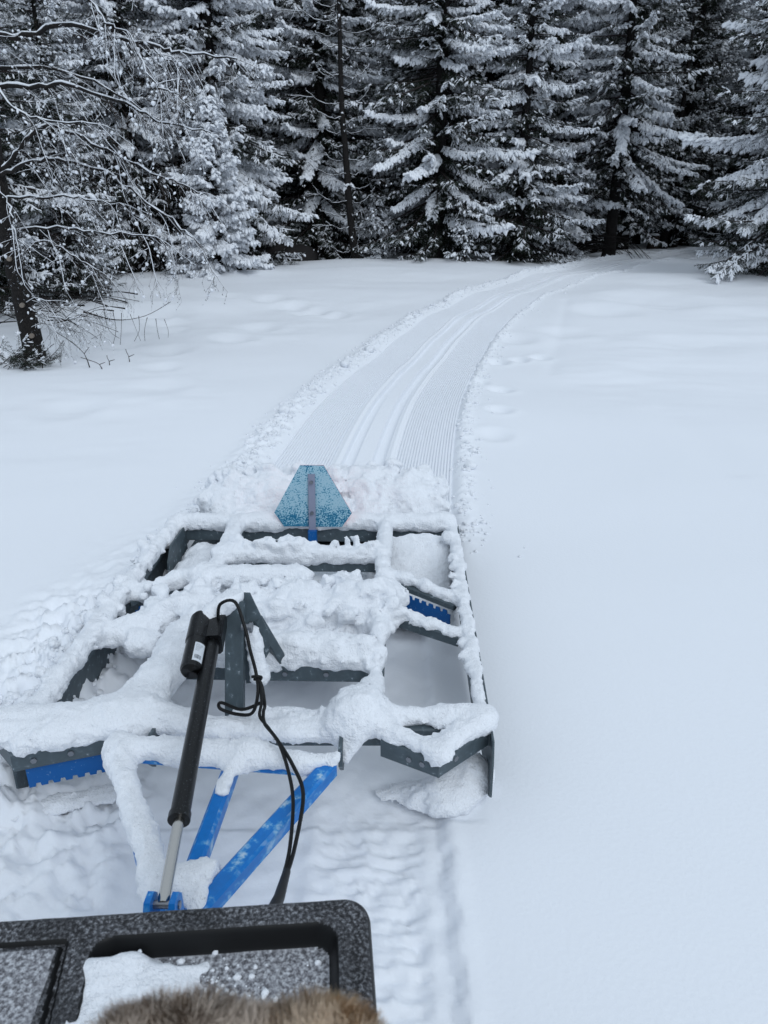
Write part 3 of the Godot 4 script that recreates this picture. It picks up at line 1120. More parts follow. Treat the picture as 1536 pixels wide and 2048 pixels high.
func make_undergrowth() -> void:
	# shrub at the foot of the leaning trunk
	rng.seed = 500
	var at := on_snow(-4.55, -9.55)
	var t := thing("evergreen_shrub", "low dark shrub speckled with snow before the leaning trunk", "shrub", at)
	var where := [[], []]
	for i in 46:
		var b := Basis(Vector3.UP, r(0, TAU)) * Basis(Vector3.BACK, r(-0.1, 0.9))
		where[i % 2].append(Transform3D(b.scaled_local(Vector3.ONE * r(0.28, 0.55)), Vector3(r(-0.42, 0.35), r(0.0, 0.12), r(-0.2, 0.2))))
	for i in 2:
		var o := multi(boughs["short0%d" % i], where[i])
		o.name = "foliage" if i == 0 else "foliage_001"
		o.set_meta("kind", "stuff")
		t.add_child(o, true)
	# cut branches heaped round the stem of the spruce
	at = on_snow(6.9, -27.5)
	t = thing("brush_heap", "heap of bare cut branches round the foot of a right-hand spruce", "branches", at)
	for i in 46:
		var mb := MB.new()
		var a := r(-0.35, 0.35) + (PI if i % 3 else 0.0)
		var d := Vector3(cos(a), 0, sin(a) * 0.6)
		var l := r(0.8, 1.7)
		var top := Vector3(0.35 + r(-0.35, 0.35), r(0.25, 0.75), r(-0.3, 0.5))
		mb.tube(smooth_path([top, top + d * l * 0.5 + Vector3(0, -0.1, 0), Vector3(top.x, 0, top.z) + d * l + Vector3(0, r(-0.05, 0.06), 0)], 3), [0.022, 0.018, 0.014, 0.01, 0.008], 5, W)
		part("branch", mb.mesh(M.bark), t)
	# the low dark boulder and fallen brush under the centre-left spruces
	at = on_snow(-2.85, -24.9)
	var o := lone("boulder", clod_mesh(31), "dark boulder under the boughs left of the thin bare trunk", "boulder", at)
	o.scale = Vector3(0.95, 0.6, 0.6)
	o.set_surface_override_material(0, M.rock)
	o = lone("boulder", clod_mesh(33), "dark rock at the foot of the small snow-plastered spruce", "boulder", on_snow(-3.8, -20.75))
	o.scale = Vector3(0.7, 0.3, 0.4)
	o.set_surface_override_material(0, M.rock)
	var mb := MB.new()
	mb.tube([Vector3(0, -0.2, 0), Vector3(0, 0.1, 0), Vector3(0.02, 0.42, 0), Vector3(0.03, 0.56, 0)], [0.30, 0.24, 0.21, 0.19], 12, Color(0.055, 0.045, 0.038))
	var st := thing("tree_stump", "brown stump under the trees between the two big right-hand spruces", "stump", on_snow(11.1, -33.6))
	part("stem", mb.mesh(M.needles), st)
	mb = MB.new()
	lump(mb, Vector3(0.03, 0.58, 0), Vector3(0.24, 0, 0), Vector3(0, 0.07, 0), Vector3(0, 0, 0.24))
	part("snow", mb.mesh(M.tree_snow), st)
	var lean := thing("bare_trunk", "dark bare stem between the brown stump and the right-edge spruce", "tree", on_snow(11.9, -34.6))
	part("trunk", trunk_mesh(11.0, 0.17, 61, 0.06), lean)
	# twigs that stick out of the snow
	var tw := [[-3.62, -9.48, 0.42, 0.35, "bare twig leaning out of the snow right of the shrub"], [-3.23, -9.79, 0.16, 0.03, "tiny upright stalk in the snow right of the leaning twig"], [-3.42, -9.6, 0.12, 0.02, "shortest stalk in the snow beside the leaning twig"], [-4.25, -9.55, 0.3, -0.2, "crooked twig at the right side of the low shrub"], [-3.4, -9.3, 0.14, 0.25, "thin side twig by the leaning twig"]]
	for q in tw:
		mb = MB.new()
		var h: float = q[2]
		var l: float = q[3]
		mb.tube(smooth_path([Vector3(0, -0.06, 0), Vector3(-l * 0.15, h * 0.4, 0), Vector3(-l * 0.6, h * 0.8, 0.02), Vector3(-l, h, 0)], 3), [0.009, 0.008, 0.006, 0.004], 5, W)
		mb.tube([Vector3(-l * 0.15, h * 0.4, 0), Vector3(-l * 0.15 + 0.08, h * 0.6, 0.02)], [0.005, 0.003], 4, W)
		lone("twig", mb.mesh(M.twig), q[4], "twig", on_snow(q[0], q[1]))
	# drooping twigs of a broken limb over the hollow
	mb = MB.new()
	rng.seed = 501
	var prev := Vector3(0, 0.45, 0)
	mb.tube(smooth_path([prev, Vector3(0.45, 0.34, 0.05), Vector3(0.9, 0.40, 0.1), Vector3(1.3, 0.6, 0.15)], 4), [0.016, 0.014, 0.012, 0.01, 0.008, 0.006, 0.004], 5, W)
	for i in 9:
		var x := 0.2 + i * 0.12
		mb.tube(smooth_path([Vector3(x, 0.4 + 0.05 * sin(x * 4.0), 0.06), Vector3(x + r(-0.05, 0.1), 0.2, 0.1), Vector3(x + r(-0.1, 0.2), r(-0.02, 0.1), 0.12)], 3), [0.006, 0.004, 0.003], 4, W)
	lone("fallen_branch", mb.mesh(M.twig), "bare fallen branch with drooping twigs right of the leaning trunk", "branch", on_snow(-4.3, -11.3))
	# brush in the shade behind the leaning trunk
	t = thing("brush_heap", "tangle of low dead branches in the shade behind the leaning trunk", "branches", on_snow(-5.0, -12.2))
	for i in 40:
		mb = MB.new()
		var a := r(-0.5, 0.5) + (PI if i % 2 else 0.0)
		var d := Vector3(cos(a), 0, sin(a))
		var c := Vector3(r(-0.9, 0.7), r(0.15, 0.6), r(-0.5, 0.6))
		var l := r(0.5, 1.2)
		mb.tube(smooth_path([c - d * l * 0.5, c + Vector3(0, r(0.0, 0.1), 0), c + d * l * 0.6 - Vector3(0, r(0.05, 0.3), 0)], 3), [0.012, 0.01, 0.006, 0.004], 4, W)
		part("branch", mb.mesh(M.bark), t)


# ---------------------------------------------------------------- snow caked on the drag, as one field
var fo := Vector3(-1.02, 0.0, -2.62)
var cell := 0.0090
var fx := 228
var fy := 70
var fz := 384
var F := PackedFloat32Array()
var FR := PackedByteArray()
var seen_cells := PackedInt32Array()


func field_begin() -> void:
	F.resize(fx * fy * fz)
	F.fill(10.0)
	FR.resize(fx * fy * fz)


func put_in(i: int, d: float, k: float, reg: int) -> void:
	var f := F[i]
	if f > 9.0:
		seen_cells.append(i)
		F[i] = d
		FR[i] = reg
		return
	if d < f:
		FR[i] = reg
	var h := maxf(k - absf(f - d), 0.0) / k
	F[i] = minf(f, d) - h * h * k * 0.25


# a ridge of snow from a to b, half widths ra and rb, its height vf of its width
func ridge(a: Vector3, b: Vector3, ra: float, rb: float, vf: float, reg: int, k := 0.035) -> void:
	var m := maxf(ra, rb) + 0.055
	var lo := ((a.min(b) - Vector3(m, m, m) - fo) / cell).floor()
	var hi := ((a.max(b) + Vector3(m, m, m) - fo) / cell).ceil()
	var x0 := clampi(int(lo.x), 1, fx - 2)
	var x1 := clampi(int(hi.x), 1, fx - 2)
	var y0 := clampi(int(lo.y), 1, fy - 2)
	var y1 := clampi(int(hi.y), 1, fy - 2)
	var z0 := clampi(int(lo.z), 1, fz - 2)
	var z1 := clampi(int(hi.z), 1, fz - 2)
	var iv := 1.0 / vf
	var a2 := Vector3(a.x, a.y * iv, a.z)
	var ba := Vector3(b.x, b.y * iv, b.z) - a2
	var bb := maxf(ba.length_squared(), 1e-9)
	for z in range(z0, z1 + 1):
		for y in range(y0, y1 + 1):
			var i := (z * fy + y) * fx
			for x in range(x0, x1 + 1):
				var p := Vector3(fo.x + x * cell, (fo.y + y * cell) * iv, fo.z + z * cell) - a2
				var t := clampf(p.dot(ba) / bb, 0.0, 1.0)
				var d := ((p - ba * t).length() - lerpf(ra, rb, t)) * minf(vf, 1.0)
				if d < 0.05:
					put_in(i + x, d, k, reg)


func blob(c: Vector3, rad: float, vf: float, reg: int, k := 0.02) -> void:
	ridge(c, c + Vector3(0.001, 0, 0), rad, rad, vf, reg, k)


# an angular clump: a turned, rounded box
func chunk(c: Vector3, half: Vector3, b: Basis, reg: int, k := 0.007) -> void:
	var m := half.length() + 0.03
	var lo := ((c - Vector3(m, m, m) - fo) / cell).floor()
	var hi := ((c + Vector3(m, m, m) - fo) / cell).ceil()
	var rd := minf(half.x, minf(half.y, half.z)) * 0.55
	var core := half - Vector3(rd, rd, rd)
	for z in range(clampi(int(lo.z), 1, fz - 2), clampi(int(hi.z), 1, fz - 2) + 1):
		for y in range(clampi(int(lo.y), 1, fy - 2), clampi(int(hi.y), 1, fy - 2) + 1):
			var i := (z * fy + y) * fx
			for x in range(clampi(int(lo.x), 1, fx - 2), clampi(int(hi.x), 1, fx - 2) + 1):
				var p := ((Vector3(fo.x + x * cell, fo.y + y * cell, fo.z + z * cell) - c) * b).abs() - core
				var d := p.max(Vector3.ZERO).length() + minf(maxf(p.x, maxf(p.y, p.z)), 0.0) - rd
				if d < 0.03:
					put_in(i + x, d, k, reg)


func fill_field() -> void:
	rng.seed = 1234
	# 0: the heap in the rear pan
	for q in [[-0.52, 0.20, -2.10, 0.17], [-0.28, 0.23, -2.15, 0.19], [0.0, 0.24, -2.20, 0.20], [0.28, 0.25, -2.20, 0.20], [0.50, 0.23, -2.12, 0.18], [-0.1, 0.16, -1.98, 0.16], [0.3, 0.16, -1.98, 0.16], [-0.42, 0.14, -1.96, 0.15], [0.58, 0.14, -1.96, 0.13], [-0.6, 0.12, -2.3, 0.1], [0.6, 0.16, -2.3, 0.13], [-0.2, 0.2, -2.35, 0.14], [0.2, 0.22, -2.38, 0.14]]:
		blob(Vector3(q[0], q[1] + 0.05, q[2]), q[3], 0.75, 0, 0.06)
	for i in 120:
		var x := r(-0.66, 0.70)
		var z := r(-2.46, -1.92)
		var top := 0.36 - 0.05 * pow(x * 1.4, 4.0) - 0.16 * pow((z + 2.22) / 0.33, 2.0) + 0.02 * x
		var s := 0.022 + 0.062 * pow(rng.randf(), 1.5)
		chunk(Vector3(x, top + r(-0.02, 0.03), z), Vector3(s * r(0.7, 1.3), s * r(0.6, 1.2), s * r(0.6, 1.1)), Basis.from_euler(Vector3(r(-1, 1), r(-2, 2), r(-1, 1))), 0)
	for i in 16:
		chunk(Vector3(-0.58 + i * 0.078 + r(-0.03, 0.03), 0.385 + r(-0.02, 0.03), r(-2.32, -2.14)), Vector3(r(0.03, 0.06), r(0.03, 0.055), r(0.03, 0.05)), Basis.from_euler(Vector3(r(-1, 1), r(-2, 2), r(-1, 1))), 0)
	chunk(Vector3(0.40, 0.39, -2.34), Vector3(0.055, 0.06, 0.035), Basis.from_euler(Vector3(0.2, 0.3, -0.3)), 0)
	chunk(Vector3(0.62, 0.36, -2.30), Vector3(0.035, 0.045, 0.03), Basis.from_euler(Vector3(0.1, 0.5, 0.2)), 0)
	chunk(Vector3(-0.30, 0.36, -2.26), Vector3(0.05, 0.04, 0.05), Basis.from_euler(Vector3(0.4, 0.9, 0.2)), 0)
	# 1: rear bar and the bars before it
	ridge(Vector3(-0.71, 0.278, -1.755), Vector3(0.71, 0.285, -1.77), 0.058, 0.058, 0.85, 1)
	ridge(Vector3(-0.72, 0.25, -1.72), Vector3(-0.73, 0.27, -1.45), 0.04, 0.035, 1.0, 1)
	ridge(Vector3(-0.385, 0.285, -1.32), Vector3(0.385, 0.285, -1.34), 0.052, 0.05, 0.9, 1)
	for i in 26:
		var x := r(-0.36, 0.36)
		chunk(Vector3(x, 0.325 + r(-0.02, 0.02), -1.33 + r(-0.04, 0.03)), Vector3(r(0.015, 0.04), r(0.02, 0.045), r(0.015, 0.035)), Basis.from_euler(Vector3(r(-1, 1), r(-2, 2), r(-1, 1))), 1)
	ridge(Vector3(-0.42, 0.30, -1.06), Vector3(0.03, 0.31, -1.04), 0.064, 0.055, 0.9, 1)
	# snow lying in the pan under the right opening, and lower left
	chunk(Vector3(0.56, 0.09, -1.42), Vector3(0.17, 0.06, 0.30), Basis(Vector3.RIGHT, 0.42), 1)
	ridge(Vector3(-0.54, 0.08, -1.62), Vector3(-0.54, 0.06, -1.1), 0.15, 0.15, 0.8, 1)
	ridge(Vector3(0.0, 0.03, -1.5), Vector3(0.0, 0.03, -1.15), 0.35, 0.3, 0.4, 1)
	# 2: the tumbled heap over the middle bars
	for q in [[-0.15, 0.24, -0.82, 0.13], [0.05, 0.26, -0.84, 0.14], [0.25, 0.26, -0.86, 0.13], [0.40, 0.27, -0.92, 0.10], [0.36, 0.24, -0.78, 0.09], [-0.36, 0.25, -0.86, 0.10], [-0.50, 0.22, -0.80, 0.09], [-0.55, 0.22, -0.62, 0.08], [0.1, 0.2, -0.68, 0.10], [-0.05, 0.19, -0.68, 0.09], [-0.30, 0.24, -0.66, 0.08], [0.22, 0.17, -0.66, 0.08]]:
		blob(Vector3(q[0], q[1], q[2]), q[3], 0.85, 2, 0.05)
	for i in 90:
		var x := r(-0.62, 0.46)
		var z := -0.82 + r(-0.16, 0.16)
		var top := 0.345 - 1.6 * pow(z + 0.86, 2.0) - (0.05 if x < -0.3 else 0.0)
		var s := 0.014 + 0.036 * pow(rng.randf(), 1.7)
		if rng.randf() < 0.4:
			blob(Vector3(x, top + r(-0.03, 0.015), z), s * 1.1, 0.95, 2, 0.012)
		else:
			chunk(Vector3(x, top + r(-0.03, 0.02), z), Vector3(s, s * r(0.7, 1.2), s * r(0.6, 1.1)), Basis.from_euler(Vector3(r(-1, 1), r(-2, 2), r(-1, 1))), 2)
	# over the toothed strips right and left
	ridge(Vector3(0.44, 0.285, -1.12), Vector3(0.72, 0.255, -0.94), 0.034, 0.03, 1.0, 2)
	ridge(Vector3(0.46, 0.265, -0.80), Vector3(0.72, 0.255, -0.66), 0.034, 0.034, 0.9, 2)
	ridge(Vector3(-0.46, 0.285, -1.10), Vector3(-0.72, 0.255, -0.94), 0.045, 0.04, 1.0, 2)
	ridge(Vector3(-0.46, 0.265, -0.80), Vector3(-0.72, 0.255, -0.62), 0.06, 0.055, 0.9, 2)
	# cross beam before the mast
	ridge(Vector3(-0.36, 0.285, -0.43), Vector3(0.36, 0.285, -0.44), 0.054, 0.054, 0.85, 2)
	ridge(Vector3(-0.05, 0.31, -0.46), Vector3(0.33, 0.31, -0.46), 0.066, 0.06, 0.9, 2, 0.05)
	# 3: the lengthwise rails
	ridge(Vector3(-0.39, 0.275, -0.10), Vector3(-0.385, 0.275, -0.62), 0.085, 0.055, 0.75, 3)
	ridge(Vector3(-0.36, 0.29, -0.30), Vector3(-0.30, 0.30, -0.50), 0.085, 0.07, 0.8, 3)
	ridge(Vector3(-0.385, 0.28, -0.62), Vector3(-0.385, 0.285, -1.70), 0.040, 0.046, 0.95, 3)
	ridge(Vector3(0.385, 0.275, -0.12), Vector3(0.385, 0.275, -0.62), 0.031, 0.031, 0.9, 3)
	ridge(Vector3(0.385, 0.28, -0.62), Vector3(0.385, 0.285, -1.70), 0.034, 0.042, 0.95, 3)
	ridge(Vector3(0.735, 0.268, -0.06), Vector3(0.735, 0.268, -1.72), 0.029, 0.031, 0.95, 3, 0.02)
	ridge(Vector3(-0.735, 0.268, -0.02), Vector3(-0.735, 0.268, -1.0), 0.045, 0.045, 0.95, 3)
	ridge(Vector3(-0.735, 0.268, -1.0), Vector3(-0.735, 0.268, -1.72), 0.035, 0.035, 0.95, 3)
	for i in 22:
		var z := r(-1.65, -0.1)
		var s := r(0.012, 0.024)
		chunk(Vector3(0.722 + r(-0.02, 0.012), 0.275 + r(-0.015, 0.01), z), Vector3(s, s, s * 1.2), Basis.from_euler(Vector3(r(-1, 1), r(-2, 2), r(-1, 1))), 3)
	for i in 60:
		var z := r(-1.55, -0.15)
		var s := r(0.010, 0.025)
		chunk(Vector3(-0.74 + r(-0.06, 0.05), 0.275 + r(-0.04, 0.03), z), Vector3(s, s, s * 1.2), Basis.from_euler(Vector3(r(-1, 1), r(-2, 2), r(-1, 1))), 3)
	# the slope of thrown snow against the left side
	for i in 70:
		var z := r(-1.7, -0.05)
		var u := rng.randf()
		var s := r(0.02, 0.055)
		blob(Vector3(-0.80 - u * 0.16, 0.16 - u * 0.14, z), s, 0.9, 3, 0.03)
	# 4: front beam, its wings and the star of snow at the right joint
	ridge(Vector3(-0.80, 0.295, 0.03), Vector3(-0.42, 0.295, -0.07), 0.075, 0.088, 0.7, 4)
	ridge(Vector3(-0.68, 0.288, 0.075), Vector3(-0.45, 0.29, 0.0), 0.055, 0.06, 0.75, 4)
	ridge(Vector3(-0.42, 0.29, -0.05), Vector3(-0.08, 0.265, -0.03), 0.064, 0.052, 0.75, 4)
	ridge(Vector3(-0.08, 0.265, -0.02), Vector3(0.30, 0.265, -0.04), 0.05, 0.05, 0.75, 4)
	ridge(Vector3(-0.05, 0.23, -0.10), Vector3(0.26, 0.24, -0.12), 0.06, 0.055, 0.75, 4)
	blob(Vector3(0.335, 0.315, -0.07), 0.088, 0.75, 4, 0.06)
	ridge(Vector3(0.335, 0.31, -0.08), Vector3(0.46, 0.292, 0.01), 0.055, 0.036, 0.9, 4, 0.05)
	ridge(Vector3(0.33, 0.30, -0.04), Vector3(0.305, 0.23, 0.055), 0.05, 0.016, 1.0, 4, 0.05)
	ridge(Vector3(0.335, 0.31, -0.08), Vector3(0.37, 0.29, -0.22), 0.05, 0.036, 0.9, 4, 0.05)
	ridge(Vector3(0.40, 0.29, -0.085), Vector3(0.735, 0.288, -0.085), 0.036, 0.038, 0.85, 4)
	ridge(Vector3(0.44, 0.285, 0.008), Vector3(0.585, 0.284, 0.078), 0.030, 0.028, 0.8, 4)
	ridge(Vector3(0.585, 0.284, 0.078), Vector3(0.745, 0.284, -0.08), 0.030, 0.030, 0.8, 4)
	blob(Vector3(0.585, 0.275, 0.025), 0.045, 0.5, 4, 0.04)
	# pushed up under the right wing and along the blades
	ridge(Vector3(0.705, 0.07, -0.07), Vector3(0.62, 0.03, -0.02), 0.075, 0.07, 0.95, 4, 0.05)
	ridge(Vector3(0.62, 0.02, -0.02), Vector3(0.38, -0.02, -0.06), 0.075, 0.06, 0.6, 4, 0.05)
	ridge(Vector3(-0.74, 0.0, 0.06), Vector3(-0.44, -0.01, -0.02), 0.05, 0.05, 0.8, 4, 0.05)
	for i in 0:
		var x := r(-0.74, 0.66)
		var s := r(0.012, 0.035)
		chunk(Vector3(x, 0.02 + r(0.0, 0.05) * absf(x), r(-0.06, 0.08) + 0.04 * absf(x)), Vector3(s, s * 0.8, s), Basis.from_euler(Vector3(r(-1, 1), r(-2, 2), r(-1, 1))), 4, 0.03)
	# 5: the drawbar
	ridge(Vector3(-0.37, 0.312, 0.115), Vector3(0.02, 0.312, 0.15), 0.044, 0.046, 0.85, 5)
	ridge(Vector3(0.02, 0.312, 0.15), Vector3(0.17, 0.305, 0.17), 0.046, 0.030, 0.8, 5)
	ridge(Vector3(0.20, 0.31, 0.17), Vector3(0.27, 0.312, 0.165), 0.036, 0.034, 0.8, 5)
	ridge(Vector3(-0.378, 0.306, 0.115), Vector3(-0.115, 0.296, 0.60), 0.043, 0.038, 0.95, 5)
	ridge(Vector3(-0.02, 0.31, 0.18), Vector3(-0.02, 0.308, 0.30), 0.030, 0.016, 0.8, 5)
	ridge(Vector3(-0.06, 0.305, 0.60), Vector3(0.0, 0.308, 0.56), 0.040, 0.034, 0.9, 5)
	ridge(Vector3(-0.02, 0.30, 0.62), Vector3(0.0, 0.305, 0.68), 0.042, 0.028, 0.8, 5)
	blob(Vector3(-0.09, 0.30, 0.63), 0.045, 0.9, 5, 0.03)
	# on the head of the lift mast and the motor
	ridge(Vector3(-0.10, 0.585, -0.29), Vector3(-0.155, 0.565, -0.235), 0.030, 0.030, 1.0, 5, 0.02)
	blob(Vector3(-0.085, 0.60, -0.31), 0.030, 1.0, 5, 0.02)
	ridge(Vector3(-0.155, 0.57, -0.24), Vector3(-0.17, 0.535, -0.16), 0.034, 0.020, 0.9, 5, 0.02)
	ridge(Vector3(-0.035, 0.47, -0.285), Vector3(-0.008, 0.33, -0.235), 0.030, 0.040, 1.0, 5, 0.02)


func mesh_field(owner_: Node3D) -> void:
	field_begin()
	fill_field()
	var rough := FastNoiseLite.new()
	rough.seed = 5
	rough.frequency = 9.0
	rough.fractal_octaves = 3
	var grit := FastNoiseLite.new()
	grit.seed = 8
	grit.frequency = 40.0
	grit.fractal_octaves = 2
	var thin := FastNoiseLite.new()
	thin.seed = 15
	thin.frequency = 5.5
	thin.fractal_octaves = 1
	var nob := FastNoiseLite.new()
	nob.seed = 6
	nob.noise_type = FastNoiseLite.TYPE_CELLULAR
	nob.frequency = 19.0
	nob.cellular_return_type = FastNoiseLite.RETURN_DISTANCE
	nob.fractal_type = FastNoiseLite.FRACTAL_NONE
	var amp := [0.016, 0.011, 0.015, 0.008, 0.011, 0.008]
	var knob := [0.016, 0.009, 0.017, 0.005, 0.003, 0.004]
	for i in seen_cells:
		var x := i % fx
		var q := i / fx
		var p := Vector3(x, q % fy, q / fy) * cell
		var reg := FR[i]
		F[i] += rough.get_noise_3dv(p) * amp[reg] + grit.get_noise_3dv(p) * 0.008 + thin.get_noise_3dv(p) * 0.009 + 0.002 + (nob.get_noise_3dv(p) + 0.55) * knob[reg]
	var sx := 1
	var sy := fx
	var sz := fx * fy
	var index := {}
	var bags := []
	var at := PackedVector3Array()
	var nn := PackedVector3Array()
	var corner := [0, sx, sy, sx + sy, sz, sx + sz, sy + sz, sx + sy + sz]
	var off := [Vector3(0, 0, 0), Vector3(1, 0, 0), Vector3(0, 1, 0), Vector3(1, 1, 0), Vector3(0, 0, 1), Vector3(1, 0, 1), Vector3(0, 1, 1), Vector3(1, 1, 1)]
	var edges := [[0, 1], [2, 3], [4, 5], [6, 7], [0, 2], [1, 3], [4, 6], [5, 7], [0, 4], [1, 5], [2, 6], [3, 7]]
	var total := F.size()
	var cells := {}
	for i in seen_cells:
		if F[i] < 0.035 and F[i] > -0.035:
			for k in corner:
				cells[i - k] = true
	for i in cells:
		if i < 0 or i + sx + sy + sz >= total:
			continue
		var inside := 0
		for k in 8:
			if F[i + corner[k]] < 0.0:
				inside += 1
		if inside == 0 or inside == 8:
			continue
		var sum := Vector3.ZERO
		var cnt := 0
		for e in edges:
			var a: float = F[i + corner[e[0]]]
			var b: float = F[i + corner[e[1]]]
			if (a < 0.0) != (b < 0.0):
				a = minf(a, 0.06)
				b = minf(b, 0.06)
				sum += (off[e[0]] as Vector3).lerp(off[e[1]], a / (a - b))
				cnt += 1
		var q: int = i / fx
		index[i] = at.size()
		at.append(fo + (Vector3(i % fx, q % fy, q / fy) + sum / cnt) * cell)
	nn.resize(at.size())
	var quads := []
	for k in 7:
		quads.append(PackedInt32Array())
	for i in index:
		# edges that leave this cell's first corner
		var here := F[i] < 0.0
		for ax in 3:
			var s: int = [sx, sy, sz][ax]
			if (F[i + s] < 0.0) == here:
				continue
			var b: int = [sy, sz, sx][ax]
			var c: int = [sz, sx, sy][ax]
			if not (index.has(i - b) and index.has(i - c) and index.has(i - b - c)):
				continue
			var q := [index[i], index[i - b], index[i - b - c], index[i - c]]
			var reg: int = FR[i] if here else FR[i + s]
			if not here:
				q.reverse()
			var g := (at[q[2]] - at[q[0]]).cross(at[q[1]] - at[q[3]])
			var want := Vector3.ZERO
			want[ax] = 1.0 if here else -1.0
			if g.dot(want) < 0.0:
				g = -g
				q.reverse()
			for w in q:
				nn[w] += g
			if reg == 3 and at[q[0]].x > 0.0:
				reg = 6
			quads[reg].append_array(PackedInt32Array([q[0], q[1], q[2], q[0], q[2], q[3]]))
	for reg in 7:
		var mb := MB.new()
		var map := {}
		for w in quads[reg]:
			if not map.has(w):
				map[w] = mb.p(at[w], nn[w].normalized(), W)
		for k in range(0, quads[reg].size(), 3):
			mb.face(map[quads[reg][k]], map[quads[reg][k + 1]], map[quads[reg][k + 2]])
		part("caked_snow", mb.mesh(M.caked), owner_)
	F.clear()
	FR.clear()
	seen_cells.clear()


# ---------------------------------------------------------------- the drag
func bar_part(called: String, parent: Node, a: Vector3, b: Vector3, w: float, h: float, m: Material, ch := 0.005) -> MeshInstance3D:
	var mb := MB.new()
	mb.bar(a, b, w, h, W, ch)
	return part(called, mb.mesh(m), parent)


func toothed(parent: Node, a: Vector3, b: Vector3, h: float, notch: float, top: bool) -> void:
	var l := (b - a).length()
	var o := PackedVector2Array()
	var step := 0.036
	var n := int(l / step)
	o.append(Vector2(0, 0.0))
	var edge := -h if not top else h
	for i in n:
		var x := i * step
		o.append_array(PackedVector2Array([Vector2(x + 0.001, edge), Vector2(x + step * 0.55, edge), Vector2(x + step * 0.62, edge * (1.0 - notch)), Vector2(x + step * 0.95, edge * (1.0 - notch))]))
	o.append(Vector2(l, edge * (1.0 - notch)))
	o.append(Vector2(l, 0.0))
	var mb := MB.new()
	mb.prism(o, a, (b - a).normalized(), Vector3.UP, 0.006)
	part("toothed_blade", mb.mesh(M.blade), parent)


func sign_texture() -> ImageTexture:
	var im := Image.create(256, 256, false, Image.FORMAT_RGB8)
	var f := FastNoiseLite.new()
	f.seed = 71
	f.frequency = 0.13
	f.fractal_octaves = 3
	var g := FastNoiseLite.new()
	g.seed = 72
	g.frequency = 0.022
	var blue := Color(0.04, 0.41, 0.55)
	var rime := Color(0.70, 0.80, 0.85)
	for y in 256:
		for x in 256:
			var v := y / 255.0
			var thick := lerpf(0.78, 0.44, smoothstep(0.6, 0.9, v)) + g.get_noise_2d(x, y) * 0.30 - 0.10 * smoothstep(0.3, 0.0, v)
			var k := smoothstep(-0.18, 0.22, f.get_noise_2d(x, y) + (thick - 0.52) * 1.5)
			im.set_pixel(x, y, blue.lerp(rime, k * 0.88))
	return ImageTexture.create_from_image(im)


func sticker_texture() -> ImageTexture:
	var im := Image.create(96, 192, false, Image.FORMAT_RGB8)
	im.fill(Color(0.80, 0.82, 0.84))
	for k in 9:
		im.fill_rect(Rect2i(10, 14 + k * 9, 30 + (k * 37) % 42, 2), Color(0.35, 0.37, 0.4))
	for k in 7:
		im.fill_rect(Rect2i(14 + k * 9, 128, 4 + (k * 5) % 4, 40), Color(0.25, 0.27, 0.3))
	return ImageTexture.create_from_image(im)


